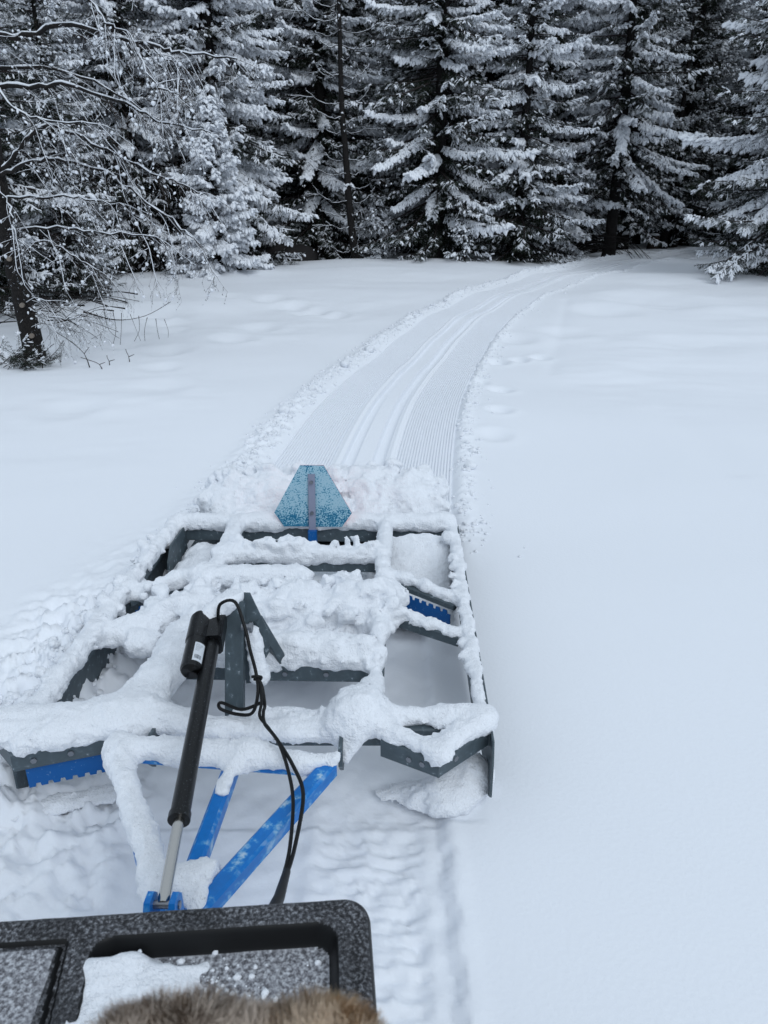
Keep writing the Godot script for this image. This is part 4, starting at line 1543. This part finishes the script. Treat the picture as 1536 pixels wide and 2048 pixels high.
func make_groomer() -> void:
	var g := thing("trail_groomer", "grey steel snow groomer drag caked in snow on the trail", "snow groomer", Vector3(-0.42, 0, -2.0), -0.026)
	var t := 0.05
	var y := 0.237
	for s in [-1.0, 1.0]:
		bar_part("inner_rail", g, Vector3(0.385 * s, y, -0.065), Vector3(0.385 * s, y, -1.72), t, 0.062, M.steel)
		bar_part("side_rail", g, Vector3(0.735 * s, y, -0.125), Vector3(0.735 * s, y, -1.74), 0.04, 0.058, M.steel)
		# runner plate down to the snow
		var o := PackedVector2Array([Vector2(0.02, 0.272), Vector2(-1.76, 0.272), Vector2(-2.36, 0.10), Vector2(-2.36, 0.03), Vector2(-0.02, 0.03), Vector2(0.035, 0.07), Vector2(0.035, 0.2)])
		var mb := MB.new()
		mb.prism(o, Vector3(0.7605 * s, 0, 0), Vector3.BACK, Vector3.UP, 0.006)
		part("side_plate", mb.mesh(M.steel), g)
	bar_part("front_beam", g, Vector3(-0.80, y - 0.001, -0.03), Vector3(0.757, y - 0.001, -0.07), 0.05, 0.066, M.steel)
	bar_part("cross_beam", g, Vector3(-0.355, y, -0.42), Vector3(0.355, y, -0.42), t, 0.07, M.steel)
	bar_part("cross_beam", g, Vector3(-0.355, y, -0.82), Vector3(0.355, y, -0.84), t, 0.06, M.steel)
	bar_part("cross_beam", g, Vector3(-0.355, y, -1.33), Vector3(0.355, y, -1.33), t, 0.06, M.steel)
	bar_part("rear_beam", g, Vector3(-0.70, 0.222, -1.765), Vector3(0.705, 0.222, -1.765), t, 0.095, M.steel)
	# wings of the front beam, with the toothed cutter under them
	bar_part("wing_beam", g, Vector3(0.42, y + 0.002, 0.0), Vector3(0.598, y + 0.002, 0.095), 0.044, 0.066, M.steel)
	bar_part("wing_beam", g, Vector3(0.574, y, 0.095), Vector3(0.752, y, -0.075), 0.044, 0.066, M.steel)
	bar_part("wing_beam", g, Vector3(-0.43, y + 0.002, -0.005), Vector3(-0.715, y + 0.002, 0.10), 0.044, 0.066, M.steel)
	bar_part("wing_beam", g, Vector3(-0.692, y, 0.10), Vector3(-0.86, y, -0.06), 0.044, 0.066, M.steel)
	toothed(g, Vector3(-0.69, 0.196, 0.085), Vector3(-0.44, 0.196, -0.008), 0.075, 0.16, false)
	# slanting bars and cutters of the middle row
	for s in [-1.0, 1.0]:
		bar_part("slanting_bar", g, Vector3(0.42 * s, 0.255, -1.12), Vector3(0.70 * s, 0.232, -0.93), 0.032, 0.03, M.steel)
		bar_part("slanting_bar", g, Vector3(0.42 * s, 0.24, -0.815), Vector3(0.70 * s, 0.232, -0.655), 0.04, 0.045, M.steel)
		toothed(g, Vector3(0.44 * s, 0.155, -1.085), Vector3(0.68 * s, 0.135, -0.925), 0.075, 0.2, true)
	# rear pan
	var pan := MB.new()
	pan.bar(Vector3(-0.72, 0.04, -2.08), Vector3(0.72, 0.04, -2.08), 0.56, 0.012, W, 0.003)
	pan.bar(Vector3(-0.72, 0.10, -2.352), Vector3(0.72, 0.10, -2.352), 0.012, 0.13, W, 0.003)
	part("rear_pan", pan.mesh(M.steel), g)
	var wall := MB.new()
	wall.prism(PackedVector2Array([Vector2(-1.40, 0.03), Vector2(-1.40, 0.20), Vector2(-1.47, 0.265), Vector2(-1.73, 0.265), Vector2(-1.73, 0.03)]), Vector3(-0.675, 0, 0), Vector3.BACK, Vector3.UP, 0.008)
	part("pan_wall", wall.mesh(M.steel), g)
	# lift mast and its struts
	var mast := part("lift_mast", null, g)
	var mb := MB.new()
	mb.bar(Vector3(-0.094, 0.19, -0.19), Vector3(-0.088, 0.585, -0.30), 0.062, 0.045, W, 0.005, Vector3.BACK)
	mast.mesh = mb.mesh(M.steel)
	mb = MB.new()
	mb.prism(PackedVector2Array([Vector2(0.0, 0.605), Vector2(0.036, 0.60), Vector2(0.088, 0.45), Vector2(0.088, 0.37), Vector2(0.02, 0.25), Vector2(0.0, 0.25)]), Vector3(-0.076, 0, -0.315), Vector3(0.98, 0, -0.2).normalized(), Vector3.UP, 0.012)
	part("gusset", mb.mesh(M.steel), mast)
	mb = MB.new()
	mb.bar(Vector3(-0.03, 0.50, -0.335), Vector3(0.05, 0.25, -0.415), 0.04, 0.035, W, 0.004)
	part("brace", mb.mesh(M.steel), mast)
	# electric lift cylinder
	var top := Vector3(-0.143, 0.539, -0.246)
	var low := Vector3(-0.040, 0.40, 0.755)
	var ax := (low - top).normalized()
	var act := part("lift_actuator", null, g)
	mb = MB.new()
	var at := func(q: float) -> Vector3: return top + (low - top) * q
	mb.tube([at.call(0.0), at.call(0.30), at.call(0.765)], [0.0245], 20, W)
	mb.tube([at.call(0.765), at.call(0.785)], [0.0275, 0.0275], 20, W)
	act.mesh = mb.mesh(M.black)
	mb = MB.new()
	mb.tube([at.call(0.78), at.call(1.0)], [0.0135], 16, W)
	part("piston_rod", mb.mesh(M.chrome), act)
	var m0 := top + Vector3(-0.040, 0.012, 0.035)
	mb = MB.new()
	mb.tube([m0 - ax * 0.02, m0 - ax * 0.008, m0 + ax * 0.105, m0 + ax * 0.110], [0.032, 0.037, 0.037, 0.034], 24, W)
	part("motor_housing", mb.mesh(M.black), act)
	mb = MB.new()
	mb.tube([m0 + ax * 0.108, m0 + ax * 0.236, m0 + ax * 0.244, m0 + ax * 0.2441], [0.0335, 0.0335, 0.029, 0.0], 24, W, false)
	part("motor_cover", mb.mesh(M.black), act)
	mb = MB.new()
	mb.bar(top - ax * 0.05 + Vector3(0.002, 0.0, 0), top + ax * 0.13 + Vector3(0.002, 0.0, 0), 0.062, 0.075, W, 0.01)
	part("gear_housing", mb.mesh(M.black), act)
	# white data plate on the motor cover
	var lab := MB.new()
	var side := Vector3.UP.cross(ax).normalized()
	var lup := ax.cross(side).normalized()
	for k in 9:
		var a := lerpf(1.45, 0.45, k / 8.0)
		var out := lup * sin(a) + side * cos(a)
		for e in 2:
			lab.p(m0 + ax * (0.145 + 0.085 * e) + out * 0.0343, out, W, Vector2(k / 8.0, e))
		if k > 0:
			var q := (k - 1) * 2
			lab.face(q, q + 1, q + 2)
			lab.face(q + 1, q + 3, q + 2)
	var paper := StandardMaterial3D.new()
	paper.albedo_texture = sticker_texture()
	paper.roughness = 0.5
	part("data_label", lab.mesh(paper), act).set_meta("label", "white printed label on the black motor")
	mb = MB.new()
	mb.tube([Vector3(-0.058, 0.52, -0.235), Vector3(-0.03, 0.52, -0.235)], [0.012], 10, W)
	mb.tube([Vector3(-0.031, 0.52, -0.235), Vector3(-0.022, 0.52, -0.235)], [0.019], 6, W)
	part("pivot_bolt", mb.mesh(M.zinc), act)
	# drawbar
	var tong := part("drawbar", null, g)
	mb = MB.new()
	mb.bar(Vector3(-0.375, 0.285, 0.11), Vector3(0.275, 0.285, 0.165), 0.05, 0.05, W, 0.008)
	tong.mesh = mb.mesh(M.blue)
	bar_part("drawbar_arm", tong, Vector3(-0.365, 0.282, 0.135), Vector3(-0.075, 0.282, 0.70), 0.045, 0.05, M.blue, 0.008)
	bar_part("drawbar_arm", tong, Vector3(0.265, 0.283, 0.165), Vector3(-0.005, 0.283, 0.70), 0.05, 0.052, M.blue, 0.008)
	bar_part("drawbar_arm", tong, Vector3(-0.022, 0.2815, 0.185), Vector3(-0.04, 0.2815, 0.66), 0.044, 0.048, M.blue, 0.008)
	bar_part("hitch_plate", tong, Vector3(-0.026, 0.280, 0.62), Vector3(-0.026, 0.275, 0.84), 0.13, 0.036, M.blue, 0.006)
	for s in [-1.0, 1.0]:
		var lug := MB.new()
		lug.prism(PackedVector2Array([Vector2(-0.03, 0.29), Vector2(0.04, 0.29), Vector2(0.035, 0.40), Vector2(0.02, 0.425), Vector2(-0.012, 0.425), Vector2(-0.028, 0.405)]), Vector3(-0.040 + 0.027 * s, 0, 0.755), Vector3.BACK, Vector3.UP, 0.014)
		part("hitch_lug", lug.mesh(M.blue), tong)
	mb = MB.new()
	mb.tube([Vector3(-0.078, 0.40, 0.755), Vector3(-0.002, 0.40, 0.755)], [0.009], 10, W)
	part("hitch_pin", mb.mesh(M.zinc), tong)
	for x in [-0.30, 0.29]:
		var lug := MB.new()
		lug.prism(PackedVector2Array([Vector2(-0.05, 0.20), Vector2(0.03, 0.18), Vector2(0.075, 0.23), Vector2(0.07, 0.29), Vector2(0.02, 0.30), Vector2(-0.05, 0.29)]), Vector3(x, 0, 0.02), Vector3.BACK, Vector3.UP, 0.012)
		part("pivot_lug", lug.mesh(M.steel), g)
	for q in [[Vector3(0.64, 0.238, 0.056), Vector3(0.55, 0.0, 0.58)], [Vector3(0.70, 0.238, -0.004), Vector3(0.55, 0.0, 0.58)], [Vector3(0.50, 0.238, 0.064), Vector3(-0.45, 0.0, 0.85)], [Vector3(0.54, 0.238, 0.085), Vector3(-0.45, 0.0, 0.85)], [Vector3(-0.55, 0.238, 0.062), Vector3(0.35, 0.0, 0.94)], [Vector3(-0.65, 0.238, 0.099), Vector3(0.35, 0.0, 0.94)], [Vector3(0.20, 0.237, -0.395), Vector3(0, 0, 1)], [Vector3(0.05, 0.237, -0.395), Vector3(0, 0, 1)]]:
		mb = MB.new()
		var out: Vector3 = (q[1] as Vector3).normalized()
		mb.tube([q[0] - out * 0.004, q[0] + out * 0.006], [0.010], 6, W)
		part("bolt", mb.mesh(M.zinc), g)
	# the slow-vehicle triangle, seen from behind
	var tri := PackedVector2Array([Vector2(-0.198, 0.075), Vector2(-0.150, 0.0), Vector2(0.152, 0.0), Vector2(0.204, 0.075), Vector2(0.063, 0.325), Vector2(-0.058, 0.325)])
	var sg := part("warning_triangle", null, g)
	mb = MB.new()
	var up := Vector3(0, 1, -0.10).normalized()
	mb.prism(tri, Vector3(0.006, 0.280, -1.695), Vector3.RIGHT, up, 0.004)
	var sm := StandardMaterial3D.new()
	sm.albedo_texture = sign_texture()
	sm.roughness = 0.6
	sg.mesh = mb.mesh(sm)
	sg.set_meta("label", "frosted blue back of the triangular slow-vehicle sign")
	mb = MB.new()
	mb.prism(tri, Vector3(0.006, 0.280, -1.6985), Vector3.RIGHT, up, 0.002)
	part("reflector_face", mb.mesh(M.orange), sg)
	mb = MB.new()
	mb.bar(Vector3(0.006, 0.20, -1.667), Vector3(0.006, 0.560, -1.7155), 0.036, 0.012, W, 0.003, Vector3.BACK)
	var st := StandardMaterial3D.new()
	st.albedo_color = Color(0.52, 0.54, 0.62)
	st.roughness = 0.8
	part("sign_post", mb.mesh(st), sg)
	mb = MB.new()
	for q in [0.52, 0.36]:
		mb.tube([Vector3(0.006, q, -1.715 + (0.54 - q) * 0.13), Vector3(0.006, q + 0.002, -1.694 + (0.54 - q) * 0.13)], [0.009], 8, W)
	part("sign_bolt", mb.mesh(M.zinc), sg)
	mb = MB.new()
	mb.bar(Vector3(0.008, 0.205, -1.655), Vector3(0.008, 0.272, -1.659), 0.045, 0.04, W, 0.006, Vector3.BACK)
	part("sign_bracket", mb.mesh(M.blade), sg)
	mesh_field(g)
	# cords of the actuator
	var cord := thing("power_cord", "looped black power cord hanging from the lift actuator", "cord", g.position, g.rotation.y)
	for q in [[[Vector3(-0.125, 0.565, -0.20), Vector3(-0.114, 0.622, -0.20), Vector3(-0.065, 0.632, -0.20), Vector3(-0.027, 0.565, -0.15), Vector3(-0.009, 0.503, -0.12), Vector3(0.009, 0.433, -0.10), Vector3(0.021, 0.39, -0.055), Vector3(0.005, 0.331, -0.03), Vector3(-0.045, 0.312, -0.045), Vector3(-0.103, 0.325, -0.055), Vector3(-0.10, 0.345, -0.06), Vector3(-0.03, 0.338, -0.035), Vector3(0.035, 0.36, -0.045)], 0.0055],
			[[Vector3(0.012, 0.425, -0.09), Vector3(0.03, 0.40, -0.075), Vector3(0.045, 0.36, -0.03), Vector3(0.05, 0.37, 0.02), Vector3(0.062, 0.365, 0.07), Vector3(0.109, 0.372, 0.147), Vector3(0.172, 0.355, 0.246), Vector3(0.212, 0.342, 0.345), Vector3(0.217, 0.36, 0.545), Vector3(0.215, 0.40, 0.68), Vector3(0.224, 0.465, 0.794), Vector3(0.22, 0.56, 0.95)], 0.0055],
			[[Vector3(0.010, 0.428, -0.095), Vector3(0.022, 0.41, -0.085), Vector3(0.038, 0.38, -0.02), Vector3(0.042, 0.37, 0.04), Vector3(0.075, 0.362, 0.085), Vector3(0.122, 0.368, 0.17), Vector3(0.162, 0.355, 0.27), Vector3(0.188, 0.342, 0.37), Vector3(0.205, 0.36, 0.545), Vector3(0.209, 0.40, 0.68), Vector3(0.218, 0.465, 0.794), Vector3(0.214, 0.56, 0.95)], 0.005],
			[[Vector3(0.0, 0.43, -0.08), Vector3(0.018, 0.435, -0.075), Vector3(0.028, 0.425, -0.085), Vector3(0.02, 0.41, -0.095), Vector3(0.002, 0.415, -0.09)], 0.005]]:
		mb = MB.new()
		mb.tube(smooth_path(q[0], 6), [q[1]], 8, W)
		part("strand", mb.mesh(M.rubber), cord)
	mb = MB.new()
	mb.tube([Vector3(0.2125, 0.385, 0.645), Vector3(0.2205, 0.463, 0.79), Vector3(0.217, 0.56, 0.95)], [0.0095, 0.0125, 0.0125], 10, W)
	part("sleeve", mb.mesh(M.rubber), cord)


# ---------------------------------------------------------------- tail of the snowmobile
func deck_height(x: float, z: float) -> float:
	var h := 0.0
	# right-hand tray: x from -0.43 to -0.055, z from 0.055 on
	var lean := 0.10 * (z - 0.05)
	var c := Vector2(-0.243 + lean * 0.5, 0.225)
	var q := Vector2(absf(x - c.x) - (0.186 - lean * 0.5) + 0.03, absf(z - c.y) - 0.17 + 0.03)
	var d := q.max(Vector2.ZERO).length() + minf(maxf(q.x, q.y), 0.0) - 0.03
	h -= 0.036 * smoothstep(0.004, -0.012, d)
	h += 0.004 * exp(-pow((d - 0.012) / 0.008, 2.0))
	# left-hand panel, its edge a narrow groove
	var e := maxf((x + 0.475 - lean), 0.055 - z)
	h -= 0.009 * exp(-pow(e / 0.005, 2.0))
	h += 0.004 * smoothstep(0.0, -0.02, e)
	h += 0.001 * n_mid.get_noise_2d(x * 20.0, z * 20.0)
	return h


func make_snowmobile() -> void:
	var s := thing("snowmobile", "black rear deck of the snowmobile dusted with snow flakes", "snowmobile", Vector3(-0.025, 0.75, -0.957), 0.078)
	# deck top: width 0.86, depth 0.62, corner radius 0.05
	var w := 0.86
	var dp := 0.62
	var rc := 0.045
	var nx := 344
	var nz := 248
	var mb := MB.new()
	for j in nz + 1:
		for i in nx + 1:
			var x := -w + w * i / nx
			var z := dp * j / nz
			# square corners into round ones
			var a := Vector2(maxf(x + rc, maxf(-w + rc - x, 0.0)), maxf(z - dp + rc, maxf(rc - z, 0.0))) / rc
			if a.x > 0.0 and a.y > 0.0:
				var b := a * maxf(a.x, a.y) / a.length() * rc
				x = -rc + b.x if x > -w / 2 else -w + rc - b.x
				z = dp - rc + b.y if z > dp / 2 else rc - b.y
			var edge := minf(minf(i, nx - i) * w / nx, minf(j, nz - j) * dp / nz)
			var h := deck_height(x, z)
			if edge < 0.016:
				h -= 0.016 - sqrt(maxf(0.0, 0.016 * 0.016 - pow(0.016 - edge, 2.0)))
			mb.v.append(Vector3(x, h, z))
	mb.n.resize(mb.v.size())
	mb.c.resize(mb.v.size())
	mb.c.fill(W)
	mb.uv.resize(mb.v.size())
	var m := nx + 1
	for j in nz + 1:
		for i in m:
			var a := mb.v[j * m + mini(i + 1, nx)] - mb.v[j * m + maxi(i - 1, 0)]
			var b := mb.v[mini(j + 1, nz) * m + i] - mb.v[maxi(j - 1, 0) * m + i]
			var g := b.cross(a)
			mb.n[j * m + i] = (g if g.y > 0 else -g).normalized()
	var walls := MB.new()
	walls.v = mb.v.duplicate()
	walls.n = mb.n.duplicate()
	walls.c = mb.c.duplicate()
	walls.uv = mb.uv.duplicate()
	var dusty := MB.new()
	dusty.v = walls.v.duplicate()
	dusty.n = walls.n.duplicate()
	dusty.c = walls.c.duplicate()
	dusty.uv = walls.uv.duplicate()
	for j in nz:
		for i in nx:
			var q := j * m + i
			var to := walls if mb.n[q].y + mb.n[q + m + 1].y < 1.5 else dusty if mb.v[q].y < -0.025 or mb.v[q].y > 0.0025 and mb.v[q].x < -0.48 else mb
			to.face(q, q + 1, q + m)
			to.face(q + 1, q + m + 1, q + m)
	# skirt
	var rim := []
	for i in nx:
		rim.append(i)
	for j in nz:
		rim.append(j * m + nx)
	for i in nx:
		rim.append(nz * m + nx - i)
	for j in nz:
		rim.append((nz - j) * m)
	for k in rim.size():
		var a := mb.v[rim[k]]
		var b := mb.v[rim[(k + 1) % rim.size()]]
		var drop := Vector3(0, -0.055, 0)
		if a.distance_to(b) > 1e-5:
			walls.flat_quad(a, b, b + drop, a + drop, W, (a + b) * 0.5 - Vector3(-w / 2, a.y, dp / 2))
	var deck := mb.mesh(M.deck)
	walls.add_to(deck, M.deck_clean)
	dusty.add_to(deck, M.deck_dusty)
	part("rear_deck", deck, s)
	# tunnel and flap below
	mb = MB.new()
	mb.bar(Vector3(-0.43, -0.20, 0.10), Vector3(-0.43, -0.20, 1.6), 0.50, 0.30, W, 0.03)
	part("tunnel", mb.mesh(M.deck_clean), s)
	mb = MB.new()
	mb.bar(Vector3(-0.43, -0.10, 0.09), Vector3(-0.43, -0.40, 0.03), 0.44, 0.008, W, 0.002, Vector3.BACK)
	part("snow_flap", mb.mesh(M.rubber), s)
	mb = MB.new()
	mb.bar(Vector3(-0.43, -0.42, 0.0), Vector3(-0.43, -0.38, 0.30), 0.06, 0.05, W, 0.006)
	part("hitch", mb.mesh(M.steel), s)
	mb = MB.new()
	mb.tube(smooth_path([Vector3(-0.43, -0.54, 0.55), Vector3(-0.43, -0.36, 0.32), Vector3(-0.43, -0.36, 1.5)], 5), [0.04], 8, W)
	mb.bar(Vector3(-0.43, -0.69, 0.58), Vector3(-0.43, -0.69, 1.8), 0.40, 0.04, W, 0.01)
	part("belt", mb.mesh(M.rubber), s)
	# snow lying in the tray
	mb = MB.new()
	var f := FastNoiseLite.new()
	f.seed = 81
	f.frequency = 9.0
	f.fractal_octaves = 3
	var cx := 96
	var cz := 80
	for j in cz + 1:
		for i in cx + 1:
			var x := lerpf(-0.432, -0.054, float(i) / cx)
			var z := lerpf(0.052, 0.398, float(j) / cz)
			var n := f.get_noise_2d(x, z)
			var heap := smoothstep(-0.20, -0.38, x + 0.07 * n) * smoothstep(0.060, 0.095, z + 0.02 * n)
			var strip := smoothstep(0.056, 0.066, z) * smoothstep(0.105 + 0.03 * n, 0.075, z) * smoothstep(-0.06, -0.09, x)
			var h := -0.0425 + 0.047 * heap * (0.85 + 0.25 * n) + strip * (0.002 + 0.010 * n) * 0.6 + 0.003 * n - 0.0008
			mb.v.append(Vector3(x, maxf(h, -0.056), z))
	mb.n.resize(mb.v.size())
	mb.c.resize(mb.v.size())
	mb.c.fill(W)
	mb.uv.resize(mb.v.size())
	m = cx + 1
	for j in cz + 1:
		for i in m:
			var a := mb.v[j * m + mini(i + 1, cx)] - mb.v[j * m + maxi(i - 1, 0)]
			var b := mb.v[mini(j + 1, cz) * m + i] - mb.v[maxi(j - 1, 0) * m + i]
			var g := b.cross(a)
			mb.n[j * m + i] = (g if g.y > 0 else -g).normalized()
	for j in cz:
		for i in cx:
			var q := j * m + i
			mb.face(q, q + 1, q + m)
			mb.face(q + 1, q + m + 1, q + m)
	rng.seed = 83
	for i in 260:
		var x := rng.randfn(-0.27, 0.06)
		var z := rng.randfn(0.16, 0.06)
		if x < -0.42 or x > -0.07 or z < 0.062 or z > 0.38:
			continue
		var k := 0.0012 + 0.0055 * pow(rng.randf(), 3.0)
		lump(mb, Vector3(x, -0.0365 + k * 0.5 + 0.02 * smoothstep(-0.30, -0.36, x), z), Vector3(k, 0, 0), Vector3(0, k * 0.8, 0), Vector3(0, 0, k), 0.3)
	part("snow", mb.mesh(M.caked), s)


func make_fur() -> void:
	rng.seed = 909
	var t := thing("fur_trim", "shaggy brown fur trim at the photographer's side, bottom of the view", "fur", Vector3(-0.10, 1.247, -0.374))
	var balls := [[Vector3(-0.086, -0.018, 0.0), 0.028], [Vector3(-0.062, -0.010, 0.0), 0.030], [Vector3(-0.035, -0.008, 0.0), 0.032], [Vector3(-0.005, -0.014, 0.0), 0.029], [Vector3(0.045, -0.010, 0.0), 0.030], [Vector3(0.066, -0.012, 0.0), 0.029], [Vector3(0.02, -0.018, 0.0), 0.027]]
	var hide := MB.new()
	var hair := MB.new()
	var n := FastNoiseLite.new()
	n.seed = 4
	n.frequency = 22.0
	for b in balls:
		var c: Vector3 = b[0]
		var rad: float = b[1]
		lump(hide, c, Vector3(rad, 0, 0), Vector3(0, rad * 0.8, 0), Vector3(0, 0, rad), 0.03, Color(0.10, 0.07, 0.05))
		for i in 6500:
			var d := Vector3(rng.randfn(), rng.randfn(), rng.randfn()).normalized()
			if d.y < -0.5:
				continue
			var p := c + Vector3(d.x * rad, d.y * rad * 0.8, d.z * rad)
			var l := r(0.008, 0.017)
			var tuft := n.get_noise_3dv(p)
			var lean := Vector3(n.get_noise_3dv(p + Vector3(5, 0, 0)), 0.25 + n.get_noise_3dv(p + Vector3(0, 5, 0)), n.get_noise_3dv(p + Vector3(0, 0, 5))) * 1.4
			var mid := p + (d + lean * 0.5 + Vector3(r(-0.3, 0.3), r(-0.3, 0.3), r(-0.3, 0.3))).normalized() * l * 0.55
			var tip := mid + (d * 0.7 + lean + Vector3(r(-0.5, 0.5), r(-0.5, 0.5), r(-0.5, 0.5))).normalized() * l * 0.55
			var tan_ := smoothstep(0.0, 0.06, c.x + 0.02 * tuft)
			var col := Color(0.72, 0.60, 0.50).lerp(Color(0.88, 0.67, 0.48), tan_) * clampf(1.0 + tuft * 0.7 + r(-0.2, 0.2), 0.5, 1.12)
			var side := (tip - p).cross(Vector3(r(-1, 1), r(-1, 1), r(-1, 1))).normalized() * 0.00022
			var i0 := hair.p(p - side, d, col)
			hair.p(p + side, d, col)
			hair.p(mid - side * 0.8, d, col)
			hair.p(mid + side * 0.8, d, col)
			hair.p(tip, d, col * 1.15)
			hair.face(i0, i0 + 1, i0 + 2)
			hair.face(i0 + 1, i0 + 3, i0 + 2)
			hair.face(i0 + 2, i0 + 3, i0 + 4)
	part("hide", hide.mesh(M.fur), t)
	part("hair", hair.mesh(M.fur), t).set_meta("kind", "stuff")


# ---------------------------------------------------------------- build
func _ready() -> void:
	var cam := Camera3D.new()
	cam.name = "camera"
	cam.position = Vector3(0, 1.8, 0)
	cam.rotation_degrees = Vector3(-21.279, 0, 0)
	cam.near = 0.02
	cam.far = 1200.0
	var lens := CameraAttributesPhysical.new()
	lens.frustum_focal_length = 26.28
	lens.frustum_focus_distance = 4.2
	lens.exposure_aperture = 9.0
	cam.attributes = lens
	cam.fov = 67.311
	add_child(cam)
	var sky := ProceduralSkyMaterial.new()
	sky.sky_top_color = Color(0.845, 0.902, 0.962)
	sky.sky_horizon_color = Color(0.72, 0.79, 0.87)
	sky.sky_curve = 0.25
	sky.ground_bottom_color = Color(0.6, 0.64, 0.7)
	sky.ground_horizon_color = Color(0.78, 0.84, 0.91)
	sky.sun_angle_max = 1.0
	sky.energy_multiplier = 1.0
	var e := Environment.new()
	e.background_mode = Environment.BG_SKY
	e.sky = Sky.new()
	e.sky.sky_material = sky
	e.tonemap_mode = Environment.TONE_MAPPER_LINEAR
	e.tonemap_exposure = 0.90
	e.sdfgi_enabled = true
	e.ssao_enabled = true
	e.ssil_enabled = true
	var we := WorldEnvironment.new()
	we.name = "sky"
	we.environment = e
	add_child(we)
	var sun := DirectionalLight3D.new()
	sun.name = "overcast_sun"
	sun.light_color = Color(0.93, 0.965, 1.0)
	sun.light_energy = 0.46
	sun.light_angular_distance = 36.0
	sun.shadow_enabled = true
	sun.rotation_degrees = Vector3(-42, 30, 0)
	add_child(sun)

	rng.seed = 1
	n_wide.seed = 11
	n_wide.frequency = 0.16
	n_wide.fractal_octaves = 2
	n_mid.seed = 12
	n_mid.frequency = 0.55
	n_mid.fractal_octaves = 3
	n_fine.seed = 13
	n_fine.frequency = 9.0
	n_fine.fractal_octaves = 3
	n_lump.seed = 14
	n_lump.frequency = 7.0
	n_lump.fractal_octaves = 2
	n_grit.seed = 16
	n_grit.frequency = 24.0
	n_grit.fractal_octaves = 2
	var t0 := Time.get_ticks_msec()
	unit_sphere()
	make_materials()
	lay_trail()
	make_ground()
	make_trail()
	print("ground ", Time.get_ticks_msec() - t0)
	make_boughs()
	print("boughs ", Time.get_ticks_msec() - t0)
	make_forest()
	make_left_tree()
	make_larch()
	make_undergrowth()
	print("forest ", Time.get_ticks_msec() - t0)
	make_groomer()
	print("groomer ", Time.get_ticks_msec() - t0)
	make_snowmobile()
	make_fur()
	make_crumbs()
	print("all ", Time.get_ticks_msec() - t0, " fov ", cam.fov)
